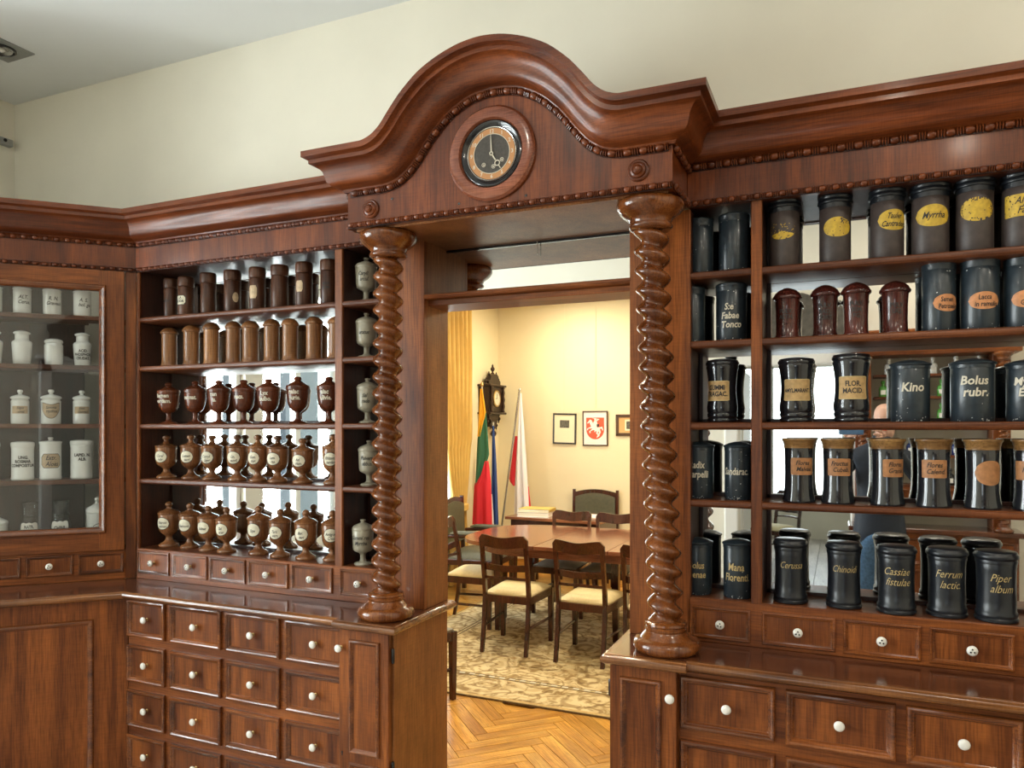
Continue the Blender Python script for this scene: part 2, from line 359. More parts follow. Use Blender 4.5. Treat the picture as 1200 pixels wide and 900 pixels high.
# room behind the photographer, seen in the mirrors through its doorway
wall('wall_rear_room_left', [(-4.0, -3.85, -6.6, -1.5, 0, 3.2)], 'wall_plaster'); wall('wall_rear_room_right', [(1.0, 1.15, -6.6, -1.5, 0, 3.2)], 'wall_plaster')
wall('wall_rear_room_end', [(-4, -3.2, -6.75, -6.6, 0, 3.2), (.1, 1.15, -6.75, -6.6, 0, 3.2), (-3.2, .1, -6.75, -6.6, 0, .6), (-3.2, .1, -6.75, -6.6, 2.7, 3.2)], 'wall_plaster')
wall('ceiling_rear_room', [(-4, 1.15, -6.75, -1.5, 3.2, 3.3)], 'ceiling_paint'); fl2 = wall('floor_rear_room', [(-4, 1.15, -6.75, -1.5, -.1, -.012)], 'grey_plank')
x = -3.84
while x < .95:
    M().box(x+.002, x+.168, -6.6, -1.5, -.012, 0, bev=.002).build('floor_board', 'grey_plank', fl2, 0); x += .17
def win(name, axis_x, y0, y1, z0, z1, bars_y=(), bars_z=(), t=.07):
    m = M(); X = axis_x
    m.box(X-.05, X+.03, y0, y0+t, z0, z1, bev=.006); m.box(X-.05, X+.03, y1-t, y1, z0, z1, bev=.006)
    m.box(X-.05, X+.03, y0, y1, z0, z0+t, bev=.006); m.box(X-.05, X+.03, y0, y1, z1-t, z1, bev=.006)
    for y in bars_y: m.box(X-.04, X+.025, y-.035, y+.035, z0, z1, bev=.005)
    for z in bars_z: m.box(X-.035, X+.02, y0, y1, z-.03, z+.03, bev=.005)
    o = struct(m.build(name, 'white_paint', None, 30))
    ys = [y0]+list(bars_y)+[y1]; zs = [z0]+list(bars_z)+[z1]
    for a, b in zip(ys, ys[1:]):
        for c, d in zip(zs, zs[1:]): M().box(X-.014, X-.009, a+.03, b-.03, c+.03, d-.03).build('pane', 'pane_glass', o, 0)
    return o
win('window_1', -4.54, .97, 1.38, .68, 3.0, (), (2.3,), .05)
win('window_2', -4.54, -.85, .77, .68, 3.0, (.25, -.3), (2.3,))
m = M(); m.box(-3.2, -3.12, -6.7, -6.64, .6, 2.7); m.box(.02, .1, -6.7, -6.64, .6, 2.7); m.box(-3.2, .1, -6.7, -6.64, .6, .68); m.box(-3.2, .1, -6.7, -6.64, 2.62, 2.7)
for xx in (-2.1, -1.0): m.box(xx-.04, xx+.04, -6.7, -6.64, .6, 2.7)
w4 = struct(m.build('window_4', 'white_paint', None, 0)); M().box(-3.15, .05, -6.674, -6.668, .65, 2.65).build('pane', 'pane_glass', w4, 0)
# doorway casing and open door leaf behind the photographer
m = M(); m.box(-.97, -.85, -1.36, -1.32, 0, 2.37, bev=.01); m.box(.08, .20, -1.36, -1.32, 0, 2.37, bev=.01); m.box(-.97, .20, -1.36, -1.32, 2.25, 2.37, bev=.01)
m.box(-1.0, .23, -1.36, -1.30, 2.37, 2.42, bev=.01); struct(m.build('trim_1', 'white_paint', None, 30))
m = M(); m.box(-.89, -.85, -2.35, -1.5, .01, 2.24, bev=.005)
for z0, z1 in ((.2, .95), (1.1, 2.1)): m.box(-.852, -.84, -2.2, -1.65, z0, z1, bev=.01)
d1 = struct(m.build('door_1', 'white_paint', None, 30)); M().lathe([(.011, 0), (.011, .03), (.028, .035), (.03, .05), (.02, .06)], 12, (0, 0, 0), 'x').build('door_handle', 'brass', d1, 40).location = (-.85, -2.25, 1.02)
# meeting room beyond the doorway
wall('wall_far', [(-4.0, 1.7, 8.4, 8.55, 0, 3.2)], 'far_wall_plaster')
wall('wall_far_left', [(-4.0, -3.858, 3.02, 5.65, 0, 3.2), (-4.0, -3.858, 7.15, 8.4, 0, 3.2), (-4.0, -3.858, 5.65, 7.15, 0, .72), (-4.0, -3.858, 5.65, 7.15, 2.9, 3.2)], 'far_wall_plaster')
wall('wall_far_right', [(1.6, 1.75, 3.02, 8.4, 0, 3.2)], 'far_wall_plaster')
wall('ceiling_far', [(-4.0, 1.75, 3.02, 8.55, 3.2, 3.3)], 'ceiling_paint')
win('window_3', -3.93, 5.65, 7.15, .72, 2.9, (6.4,), (2.2,))
ff = wall('floor_far', [(-4.0, 1.75, 2.88, 8.55, -.1, -.010)], 'plank_wood_b')
m = M(); m.box(-3.85, 1.6, 8.375, 8.4, 0, .11, bev=.006); struct(m.build('baseboard_far', 'plank_wood_b', None, 30))
# herringbone parquet: blocks at +-45 degrees; the nearest in view are single parts, the rest one stuff part
pl_l, pl_w = .48, .08
meA = M().box(-pl_l/2+.0012, pl_l/2-.0012, -pl_w/2+.0012, pl_w/2-.0012, -.010, 0, bev=.0012).mesh('parquet_block', 'plank_wood_a', 0)
meB = meA.copy(); meB.materials.clear(); meB.materials.append(MATS['plank_wood_b'])
cand = []
q = pl_l/pl_w
for i in range(-60, 60):
    for j in range(-16, 16):
        # herringbone lattice in rotated axes: a along block
        bx = i*pl_w+j*pl_l; by = i*pl_w-j*pl_l
        for kind in (0, 1):
            if kind == 0: c = (bx+pl_l/2, by+pl_w/2); a = 0
            else: c = (bx+pl_w/2+0, by+pl_w+pl_l/2); a = PI/2
            s = math.sqrt(.5); X = -1.8+(c[0]-c[1])*s; Y = 4.0+(c[0]+c[1])*s
            if -3.75 < X < 1.5 and 2.95 < Y < 8.3: cand.append((X, Y, a+PI/4))
def vis(X, Y):
    if Y < 4.3 and -2.75 < X < -.75 and Y > 3.0: return 0
    if X < -3.0 and Y > 4.9: return 1
    return 2
near = [c for c in cand if vis(c[0], c[1]) == 0 and (c[0]+1.7)**2/1.2+(c[1]-3.9)**2 < 1.0][:240]
ns = set(near); rest = M()
for X, Y, a in cand:
    if (X, Y, a) in ns:
        o = link('parquet_block', random.choice((meA, meB)), ff, (X, Y, 0), a)
    elif vis(X, Y) < 2 or (X < -2.2 and Y > 6.5):
        ca, sa = math.cos(a), math.sin(a); u, w = pl_l/2-.0015, pl_w/2-.0015
        vs = [(X+ca*p-sa*r_, Y+sa*p+ca*r_, z) for z in (-.01, 0) for p, r_ in ((-u, -w), (u, -w), (u, w), (-u, w))]
        rest.add(vs, [(4, 5, 6, 7), (0, 1, 5, 4), (1, 2, 6, 5), (2, 3, 7, 6), (3, 0, 4, 7)])
stuff(rest.build('parquet', 'plank_wood_a', ff, 0))
# ------------------------------------------------------------ mouldings
PROF = [(0, 0), (.010, .0), (.016, .010), (.030, .016), (.046, .022), (.058, .034), (.063, .052), (.068, .070), (.080, .086), (.092, .094), (.106, .096), (.106, .111), (.112, .114), (.126, .118), (.126, .140), (.120, .142), (-.02, .142), (-.02, 0)]
bead_meshes = {}
def bead_mesh(L, R, mat):
    k = (L, R, mat)
    if k not in bead_meshes:
        bead_meshes[k] = M().lathe([(R*.55, -L/2), (R*.92, -L*.3), (R, 0), (R*.92, L*.3), (R*.55, L/2)], 8, ax='x').mesh('bead', mat, 60)
    return bead_meshes[k]
def beads(parent, pts, pitch, R, mat, org=None, drop=0.0):
    """barrel beads as single parts along a polyline, three thin reels between each pair as one stuff part"""
    org = Vector(org if org is not None else parent.get('_org', (0, 0, 0)))
    pts = [Vector(p) for p in pts]; seg = [(b-a).length for a, b in zip(pts, pts[1:])]; tot = sum(seg)
    n = max(1, round(tot/pitch)); st = tot/n; me = bead_mesh(round(st*.56, 4), R, mat); reels = M()
    def at(s):
        for (a, b), l in zip(zip(pts, pts[1:]), seg):
            if s <= l+1e-9: return a+(b-a)*(s/l), (b-a).normalized()
            s -= l
        return pts[-1], (pts[-1]-pts[-2]).normalized()
    for i in range(n):
        p, t = at((i+.5)*st); o = link('bead', me, parent, p-org); o.rotation_euler = Vector((1, 0, 0)).rotation_difference(t).to_euler()
        for kk in (-1, 0, 1):
            p, t = at(min(tot, max(0, (i+1)*st+kk*st*.15))); qn = Vector((1, 0, 0)).rotation_difference(t); w = st*.052
            l = M().lathe([(R*.6, -w), (R*.97, -w*.6), (R*.97, w*.6), (R*.6, w)], 6, ax='x')
            reels.add([qn @ Vector(v)+p-org for v in l.v], l.f)
    if reels.v: stuff(reels.build('reel_moulding', mat, parent, 40, (0, 0, 0)))
# ------------------------------------------------------------ drawers, doors, knobs
def ring_mesh(w, h, prof, name, mat):
    m = M(); vs = []
    for ins, y in prof:
        vs += [(-w/2+ins, y, -h/2+ins), (w/2-ins, y, -h/2+ins), (w/2-ins, y, h/2-ins), (-w/2+ins, y, h/2-ins)]
    fs = [(j*4+i, j*4+(i+1) % 4, (j+1)*4+(i+1) % 4, (j+1)*4+i) for j in range(len(prof)-1) for i in range(4)]
    m.add(vs, fs); return m.mesh(name, mat, 25)
LOWP = [(0, 0), (0, -.010), (.003, -.014), (.008, -.0155), (.013, -.013), (.016, -.009), (.0195, -.008), (.023, -.003), (.025, -.001)]
UPP = [(0, 0), (0, -.005), (.003, -.008), (.007, -.008), (.010, -.004), (.014, -.003), (.016, -.0006)]
k1 = M(); k1.lathe([(.0075, 0), (.0075, .002), (.005, .004), (.005, .016)], 12, ax='-y', mi=0)
k1.lathe([(.006, .016), (.0125, .0175), (.0155, .021), (.0155, .0245), (.0125, .028), (.006, .0295), (.001, .030)], 16, ax='-y', mi=1)
KNOB = k1.mesh('knob', ['brass', 'porcelain'], 50)
for a in (90, 210, 330):
    k1.lathe([(.0026, .0285), (.0026, .0312), (.0012, .0316)], 8, (.0058*math.cos(math.radians(a)), 0, .0058*math.sin(math.radians(a))), '-y', 2)
KNOB3 = k1.mesh('knob', ['brass', 'porcelain', 'black_paint'], 50)
def drawer(parent, cx, y, cz, w, h, prof, knob, mv='cabinet_wood_z', mh='cabinet_wood_x', kz=0, name='drawer', kx=0):
    org = parent.get('_org', (0, 0, 0))
    d = M().box(-w/2+.004, w/2-.004, -.0008, .016, -h/2+.004, h/2-.004).build(name, mv, parent, 0, (0, 0, 0)); d.location = (cx-org[0], y-org[1], cz-org[2])
    link('moulding', ring_mesh(w, h, prof, 'moulding', 'moulding_wood_x'), d)
    kb = link('knob', knob, d, (kx, 0, kz)); kb.rotation_euler = (0, random.uniform(-.5, .5), 0); return d
# ------------------------------------------------------------ upper shelf units
SH = (2.245, 2.003, 1.718, 1.447)
ARCH = [(0, 2.888), (.07, 2.881), (.155, 2.846), (.24, 2.776), (.30, 2.702), (.35, 2.648), (.41, 2.614), (.47, 2.605), (.63, 2.605)]
def upper_unit(t, bays, uprights, frieze, cx_secs, bead_lines, drawers, X=lambda x: x):
    for a, b in uprights:
        big = b-a > .03
        M().box(a, b, D, D+.014, 1.100, 2.473, bev=.003).build('stile', 'cabinet_wood_z', t, 30)
        M().box(a, b, D+.014, YB, 1.105, 2.473).build('divider' if big else 'side_panel', 'dark_stain_and_shade', t, 0)  # sides behind the stile coloured darker, painted shade inside the bay
    for a, b in bays:
        for z in SH:
            m = M(); m.sweep([((a, 0, z), (0, 1, 0), (0, 0, 1)), ((b, 0, z), (0, 1, 0), (0, 0, 1))],
                             [(YB-.004, 0), (D+.010, 0), (D+.004, -.004), (D+.002, -.011), (D+.003, -.018), (D+.008, -.024), (D+.016, -.026), (YB-.004, -.026)], True)
            m.build('shelf', 'shelf_wood', t, 30)
        M().box(a, b, YB, YB+.006, 1.105, 2.473).build('mirror', 'mirror_glass', t, 0)
        m = M()
        for c in ((a, a+.012), (b-.012, b)): m.box(*c, YB-.008, YB, 1.105, 2.473)
        for z0 in (1.105,)+SH: m.box(a, b, YB-.008, YB, z0, z0+.013)
        m.build('mirror_frame', 'dark_stain_and_shade', t, 0)
    xa, xb = bays[0][0]-.015, bays[-1][1]+.01
    M().box(xa, xb, D+.012, YB, 2.473, 2.49).build('top_board', 'dark_stain_and_shade', t, 0)
    f0, f1 = frieze
    M().box(f0, f1, D-.006, D+.02, 2.470, 2.606, bev=.002).build('frieze', 'pediment_wood_z', t, 0)
    m = M(); m.sweep(cx_secs, PROF, True); m.build('cornice', 'pediment_wood_x', t, 35)
    for pts_, _, R_ in bead_lines:
        (xa_, _, zb_), (xb_, _, _) = pts_; M().box(xa_, xb_, D-.0085, D, zb_-R_*1.1, zb_+R_*1.1).build('bead_shade_strip', 'dark_stain_and_shade', t, 0)  # dark strip painting in the shade between the beads
    for pts, pitch, R in bead_lines: beads(t, pts, pitch, R, 'pediment_wood_x')
    xa, xb = drawers[0][0]-.012, drawers[-1][1]+.012
    M().box(xa, xb, D, D+.02, .955, 1.103, bev=.002).build('drawer_rail', 'cabinet_wood_x', t, 30)
    M().box(xa, xb, D+.003, YB+.006, 1.088, 1.105, bev=.002).build('bottom_board', 'shelf_wood', t, 30)
    for a, b, z0, z1 in drawers: drawer(t, (a+b)/2, D, (z0+z1)/2, b-a, z1-z0, UPP, KNOB3)
tL = thing('shelf_unit', 'left wall shelf unit with rows of wooden jars and goblets before a mirror', 'shelf unit', (-2.48, 2.76, .955), worldspace=True)
zl = (.982, 1.093)
upper_unit(tL, [(-3.179, -2.002), (-1.962, -1.758)], [(-3.197, -3.179), (-2.002, -1.962)], (-3.197, -1.746),
           [((-3.197, D, 2.605), (.4142, -1, 0), (0, 0, 1)), ((-1.73, D, 2.605), (0, -1, 0), (0, 0, 1))],
           [([(-3.19, D-.014, 2.597), (-1.75, D-.014, 2.597)], .044, .0105), ([(-3.19, D-.012, 2.478), (-1.75, D-.012, 2.478)], .0405, .0095)],
           [(a, b, *zl) for a, b in ((-3.185, -2.972), (-2.947, -2.729), (-2.712, -2.497), (-2.479, -2.251), (-2.231, -2.011), (-1.971, -1.772))])
tR = thing('shelf_unit', 'right wall shelf unit with black and blue apothecary tins before a mirror', 'shelf unit', (.2, 2.76, .955), worldspace=True)
zr = (.968, 1.079)
upper_unit(tR, [(-.483, -.279), (-.243, .93)], [(-.279, -.243), (.93, .955)], (-.493, .955),
           [((-.52, D, 2.605), (0, -1, 0), (0, 0, 1)), ((.955, D, 2.605), (0, -1, 0), (0, 0, 1))],
           [([(-.485, D-.014, 2.606), (.95, D-.014, 2.606)], .052, .0125), ([(-.485, D-.012, 2.481), (.95, D-.012, 2.481)], .0405, .0105)],
           [(a, b, *zr) for a, b in ((-.478, -.280), (-.243, -.015), (.007, .231), (.253, .478), (.50, .724), (.746, .95))])
# ------------------------------------------------------------ pilasters, transom, over-door mirror
for nm, lab, x0, x1, jx in (('left', 'left doorway pilaster with broad light oak jamb behind left twisted column', -1.758, -1.557, -1.577), ('right', 'right doorway pilaster behind the leaning twisted column', -.700, -.483, -.700)):
    t = thing('doorway_pilaster', lab, 'pilaster', ((x0+x1)/2, 2.77, .955), worldspace=True)
    M().box(x0, x1, D, D+.022, .955, 2.466, bev=.002).build('front_board', 'cabinet_wood_z', t, 30)
    M().box(jx, jx+.02, D+.022, 2.868, .955, 2.466, bev=.002).build('jamb_board', 'jamb_wood', t, 30)
    M().box(x0 if nm == 'left' else x1-.016, x0+.016 if nm == 'left' else x1, D+.022, 2.868, .955, 2.466).build('side_panel', 'dark_stain_and_shade', t, 0)
t = thing('door_transom', 'narrow moulded wooden transom shelf across the top of the doorway', 'transom', (-1.12, 2.77, 2.2), worldspace=True)
m = M(); m.sweep([((-1.557, 0, 2.245), (0, 1, 0), (0, 0, 1)), ((-.70, 0, 2.245), (0, 1, 0), (0, 0, 1))], [(2.868, 0), (2.672, 0), (2.664, -.004), (2.662, -.012), (2.666, -.019), (2.676, -.022), (2.868, -.022)], True)
m.build('shelf_moulding', 'cabinet_wood_x', t, 30)
M().box(-1.557, -.70, 2.695, 2.868, 2.200, 2.223, bev=.002).build('beam', 'cabinet_wood_x', t, 30)
t = thing('overdoor_mirror', 'long low mirror standing on the transom above the doorway', 'mirror', (-1.12, 2.86, 2.245), worldspace=True)
M().box(-1.557, -.70, 2.858, 2.866, 2.245, 2.456).build('mirror_pane', 'mirror_glass', t, 0)
m = M(); m.box(-1.557, -.70, 2.852, 2.868, 2.452, 2.462); m.build('frame_strip', 'black_paint', t, 0)
# ------------------------------------------------------------ arched pediment
XC = -1.12; PL, PR, PY = -1.746, -.493, 2.408
def arch_z(x): return hermite(ARCH, abs(x-XC))
xs = [PL+(PR-PL)*i/64 for i in range(65)]
tP = thing('arched_pediment', 'arched carved wooden pediment over the doorway, holding the round clock', 'pediment', (XC, 2.6, 2.46), worldspace=True)
M().prism([(PL, 2.470)]+[(x, arch_z(x)+.004) for x in xs]+[(PR, 2.470)], PY, PY+.03).build('front_board', 'pediment_wood_z', tP, 0)
for x0, x1 in ((PL, PL+.02), (PR-.02, PR)): M().box(x0, x1, PY+.03, WY-.005, 2.470, 2.61).build('side_board', 'pediment_wood_x', tP, 0)
M().box(PL+.02, PR-.02, PY+.03, WY-.005, 2.462, 2.476).build('soffit_board', 'jamb_wood', tP, 0)
M().box(-1.132, -1.128, 2.838, 2.842, 2.405, 2.462).build('soffit_hook', 'nickel', tP, 0)
secs = [((PL, 2.80, 2.605), (-1, 0, 0), (0, 0, 1)), ((PL, PY, 2.605), (-1, -1, 0), (0, 0, 1))]
fine = [PL+.012+(PR-PL-.024)*i/96 for i in range(97)]
TOPC = [(0, 3.026), (.06, 3.021), (.13, 3.004), (.23, 2.960), (.31, 2.897), (.36, 2.842), (.41, 2.783), (.45, 2.757), (.49, 2.747), (.63, 2.747)]
TMAP = [(0, 0), (.155, .207), (.24, .334), (.30, .405), (.35, .438), (.41, .460), (.47, .487), (.615, .615)]
for x in fine:                                                # crown follows its own, wider curve
    d_ = abs(x-XC); q_ = hermite(TMAP, d_); sg = 1 if x >= XC else -1
    secs.append(((x, PY, arch_z(x)), (0, -1, 0), Vector((sg*(q_-d_), 0, hermite(TOPC, q_)-arch_z(x)))/.142))
secs += [((PR, PY, 2.605), (1, -1, 0), (0, 0, 1)), ((PR, 2.80, 2.605), (1, 0, 0), (0, 0, 1))]
m = M(); m.sweep(secs, PROF[:-2]+[(-.16, .142), (-.03, 0)], True); m.build('cornice', 'pediment_wood_x', tP, 35)
m = M(); m.sweep([((x, PY-.002, arch_z(x)-.006), (0, 1, 0), secs[2+i][2].normalized()) for i, x in enumerate(fine)], [(0, -.0135), (.004, -.0135), (.004, .0135), (0, .0135)], True); m.build('bead_shade_strip', 'dark_stain_and_shade', tP, 0)
M().box(PL, PR, PY-.002, PY+.001, 2.4665, 2.4895).build('bead_shade_strip', 'dark_stain_and_shade', tP, 0)  # both dark strips are painted shade behind the pediment beads
beads(tP, [(x, PY-.008, arch_z(x)-.006) for x in fine], .0525, .0125, 'pediment_wood_x')
beads(tP, [(PL, PY-.008, 2.478), (PR, PY-.008, 2.478)], .042, .0105, 'pediment_wood_x')
for X_ in (PR+.008, PL-.008):
    beads(tP, [(X_, PY, 2.599), (X_, D-.01, 2.599)], .05, .012, 'pediment_wood_x'); beads(tP, [(X_, PY, 2.478), (X_, D-.01, 2.478)], .042, .0105, 'pediment_wood_x')
rz = M().lathe([(.036, 0), (.036, .006), (.032, .010), (.027, .009), (.025, .014), (.019, .017), (.015, .015), (.013, .020), (.008, .024), (.001, .025)], 24, ax='-y').mesh('rosette', 'pediment_wood_x', 30)
for x, z in ((-1.64, 2.532), (-.603, 2.537)): link('rosette', rz, tP, (x-XC, PY-2.6, z-2.46))
for x, z in ((-1.545, 2.56), (-1.262, 2.508), (-1.0, 2.505)): M().lathe([(.005, 0), (.005, .002), (.001, .003)], 8, (x, PY, z), '-y').build('nail_head', 'black_paint', tP, 0)
# clock
CZ, CX = 2.668, -1.130
tC = thing('wall_clock', 'round clock with bronze numeral ring set in the arched pediment', 'clock', (CX, PY, CZ))
M().lathe([(.168, 0), (.168, .010), (.160, .018), (.150, .020), (.130, .021), (.124, .020), (.119, .012), (.117, .004), (.117, 0)], 64, ax='-y', cap=False).build('clock_ring', 'clock_ring_wood', tC, 30)
M().lathe([(.117, .001), (.117, .012), (.113, .014), (.108, .012), (.100, .006), (.097, .004)], 56, ax='-y', cap=False).build('bezel', 'black_paint', tC, 40)
M().lathe([(.0955, .003), (.0955, .0065), (.0945, .0075), (.0925, .0065), (.092, .004)], 56, ax='-y', cap=False).build('bezel_ring', 'nickel', tC, 40)
dl = M().lathe([(.0915, 0), (.0915, .0045), (.0001, .0046)], 56, ax='-y').build('dial', 'dial_dark', tC, 0)
M().lathe([(.090, .0046), (.090, .0052), (.070, .0052), (.070, .0046)], 56, ax='-y', cap=False).build('numeral_ring', 'dial_bronze', dl, 0)
M().lathe([(.0705, .005), (.0705, .0062), (.0685, .0062), (.0685, .005)], 56, ax='-y', cap=False).build('inner_ring', 'cream_ink', dl, 0)
m = M()
for h in range(1, 13):
    vs, fs = text_data(str(h), .019, 0, .0004); a = PI/2-h*PI/6; cx, cz = .0795*math.cos(a), .0795*math.sin(a)
    m.add([(x+cx, -.0058, y+cz-.0065) for x, y in vs], fs)
m.build('numerals', 'cream_ink', dl, 0)
m = M()
for x, z in ((-.031, -.036), (.007, -.046), (.040, -.026)): m.lathe([(.0075, .004), (.0075, .0062), (.0055, .0062), (.0055, .0045)], 14, (x, 0, z), '-y', 0, False); m.lathe([(.003, .004), (.003, .0056), (.0005, .0057)], 8, (x, 0, z), '-y')
m.build('winding_hole', 'cream_ink', dl, 0)
def hand(name, ang, L, fancy):
    m = M(); c, s = math.cos(ang), math.sin(ang)
    if fancy:
        m.box(.008, L*.45, -.0085, -.0075, -.0022, .0022); m.lathe([(.011, .0075), (.011, .0085), (.0075, .0085), (.0075, .0075)], 16, (L*.65, 0, 0), '-y', 0, False); m.box(L*.80, L, -.0085, -.0075, -.0016, .0016)
    else:
        m.prism([(.006, -.0026), (L, -.0006), (L, .0006), (.006, .0026)], -.0075, -.0085)
    m.v = [(x*c-z*s, y, x*s+z*c) for x, y, z in m.v]; return m.build(name, 'cream_ink', dl, 0)
hand('minute_hand', PI/2+.035, .070, False); hand('hour_hand', PI/2-2*PI*4.92/12, .066, True)
M().lathe([(.0075, .007), (.0075, .0095), (.004, .0095), (.004, .007)], 14, ax='-y', cap=False).build('hand_hub', 'cream_ink', dl, 0)
# ------------------------------------------------------------ twisted columns
def twisted(name, label, x, y, z0, z1, lean, cat='column', grp=None, scale=1.0):
    t = thing(name, label, cat, (x, y, z0), group=grp); H = z1-z0; s_ = scale
    def sh(m): m.v = [(a+lean*c/H, b, c) for a, b, c in m.v]; return m
    base = [(.100, 0), (.109, .010), (.112, .022), (.109, .034), (.100, .044), (.088, .046), (.085, .050), (.078, .058), (.071, .066), (.069, .070), (.072, .075), (.072, .080), (.067, .083), (.067, .086), (.071, .090), (.070, .096), (.063, .100), (.054, .102)]
    sh(M().lathe([(r*s_, z*s_) for r, z in base], 40)).build('column_base', 'column_wood', t, 50)
    cap = [(.056, -.102), (.066, -.098), (.073, -.092), (.074, -.086), (.070, -.080), (.069, -.076), (.072, -.071), (.073, -.066), (.080, -.060), (.094, -.050), (.106, -.038), (.113, -.026), (.114, -.016), (.110, -.006), (.104, 0)]
    sh(M().lathe([(r*s_, H+z*s_) for r, z in cap], 40)).build('column_capital', 'column_wood', t, 50)
    za, zb = .098*s_, H-.098*s_; seg = 36; turns = max(4, round((zb-za)/(.0640*s_))); n = turns*14; vs = []
    for j in range(n+1):
        z = za+(zb-za)*j/n
        for i in range(seg):
            th = 2*PI*i/seg; ph = th+2*PI*turns*j/n
            r = (.0345+.0255*(.5-.5*math.cos(ph))**.85)*s_; vs.append((r*math.cos(th), r*math.sin(th), z))
    m = M(); m.add(vs, [(j*seg+i, j*seg+(i+1) % seg, (j+1)*seg+(i+1) % seg, (j+1)*seg+i) for j in range(n) for i in range(seg)])
    sh(m).build('column_shaft', 'column_wood', t, 75); return t
twisted('twisted_column', 'upright twisted wooden column left of the doorway', -1.640, 2.51, .955, 2.462, .012, grp='twisted columns of the doorway')
twisted('twisted_column', 'slightly leaning twisted wooden column right of the doorway', -.532, 2.51, .955, 2.462, -.058, grp='twisted columns of the doorway')
# ------------------------------------------------------------ counters
NOS = [(-.03, -.034), (-.016, -.034), (-.010, -.030), (-.004, -.026), (0, -.020), (0, -.012), (-.004, -.006), (-.010, -.004), (-.014, 0), (-.03, 0)]
def slab(t, poly, name, z0=.921, z1=.955):
    n = len(poly); M().add([(x, y, z0) for x, y in poly]+[(x, y, z1) for x, y in poly], [tuple(range(n)), tuple(range(n, 2*n))]+[(i, (i+1) % n, n+(i+1) % n, n+i) for i in range(n)]).build(name, 'counter_wood', t, 0)
def nose(t, secs): m = M(); m.sweep(secs, NOS, True); m.build('edge_moulding', 'edge_wood', t, 35)
UP = (0, 0, 1)
t = thing('counter_top', 'dark polished left counter top carrying the upright twisted column', 'counter', (-2.25, 2.6, .92), worldspace=True)
slab(t, [(-3.197, D), (-2.95, 2.43), (-1.80, 2.43), (-1.80, 2.868), (-3.19, 2.868)], 'top_slab'); nose(t, [((-2.975, 2.40, .955), (.414, -1, 0), UP), ((-1.80, 2.40, .955), (0, -1, 0), UP)])
slab(t, [(-1.80, 2.405), (-1.545, 2.405), (-1.545, 2.868), (-1.80, 2.868)], 'end_slab'); nose(t, [((-1.80, 2.375, .955), (0, -1, 0), UP), ((-1.515, 2.375, .955), (1, -1, 0), UP), ((-1.515, 2.868, .955), (1, 0, 0), UP)])
t = thing('counter_top', 'dark polished right counter top carrying the leaning twisted column', 'counter', (.1, 2.6, .92), worldspace=True)
slab(t, [(-.45, 2.43), (.955, 2.43), (.955, 2.868), (-.45, 2.868)], 'top_slab'); nose(t, [((-.45, 2.40, .955), (0, -1, 0), UP), ((.955, 2.40, .955), (0, -1, 0), UP)])
slab(t, [(-.695, 2.405), (-.45, 2.405), (-.45, 2.868), (-.695, 2.868)], 'end_slab'); nose(t, [((-.725, 2.868, .955), (-1, 0, 0), UP), ((-.725, 2.375, .955), (-1, -1, 0), UP), ((-.445, 2.375, .955), (0, -1, 0), UP)])
# ------------------------------------------------------------ lower drawer cabinets
def cab_door(t, x0, x1, y, px0, px1, kx, kz, hx, hinge_at):
    org = t['_org']
    d = M().box(x0, x1, y, y+.022, .05, .919, bev=.003).build('door', 'cabinet_wood_z', t, 30)
    for z0, z1 in ((.440, .880), (.075, .405)):
        w, h = px1-px0, z1-z0
        M().box(px0+.004, px1-.004, y-.0012, y+.002, z0+.004, z1-.004).build('door_panel', 'cabinet_wood_z', d, 0, org)
        o = link('moulding', ring_mesh(w, h, [(0, 0), (0, -.006), (.003, -.010), (.008, -.0115), (.012, -.009), (.016, -.004), (.019, -.001)], 'moulding', 'moulding_wood_x'), d, ((px0+px1)/2-org[0], y-org[1], (z0+z1)/2-org[2]))
    link('knob', KNOB, d, (kx-org[0], y-org[1], kz-org[2]))
    m = M(); m.lathe([(.004, 0), (.004, .001), (.001, .0012)], 8, (kx+.004, y, .435), '-y'); m.box(kx+.002, kx+.006, y-.001, y, .422, .435); m.build('keyhole', 'black_paint', d, 0, org)
    for z in (.83, .40): M().lathe([(.005, -.028), (.007, -.024), (.007, .024), (.005, .028)], 10, (hx, hinge_at, z)).build('hinge', 'black_paint', d, 40, org)
t = thing('drawer_cabinet', 'left lower cabinet with a grid of knobbed drawers and a narrow end door', 'drawer cabinet', (-2.3, 2.66, 0), worldspace=True)
M().box(-2.99, -1.80, 2.45, 2.868, .05, .921).build('carcass', 'cabinet_wood_x', t, 0)
M().box(-1.80, -1.560, 2.443, 2.868, 0, .921, bev=.003).build('end_panel', 'jamb_wood', t, 30)
M().box(-2.98, -1.80, 2.48, 2.86, 0, .06).build('plinth', 'cabinet_wood_x', t, 0)
for a, b in ((-2.990, -2.757), (-2.724, -2.428), (-2.402, -2.111), (-2.081, -1.785)):
    for r in range(4): drawer(t, (a+b)/2, 2.45, .832-.2055*r, b-a, .168, LOWP, KNOB)
cab_door(t, -1.797, -1.568, 2.418, -1.745, -1.608, -1.785, .843, -1.560, 2.436)
t = thing('drawer_cabinet', 'right lower cabinet with wide knobbed drawers and a narrow end door', 'drawer cabinet', (.1, 2.66, 0), worldspace=True)
M().box(-.478, .955, 2.45, 2.868, .05, .921).build('carcass', 'cabinet_wood_x', t, 0)
M().box(-.705, -.478, 2.443, 2.868, 0, .921, bev=.003).build('end_panel', 'cabinet_wood_z', t, 30)
M().box(-.47, .95, 2.48, 2.86, 0, .06).build('plinth', 'cabinet_wood_x', t, 0)
for a, b in ((-.474, -.184), (-.154, .147), (.174, .459), (.486, .770)):
    for r in range(4): drawer(t, (a+b)/2, 2.45, .814-.2055*r, b-a, .168, LOWP, KNOB)
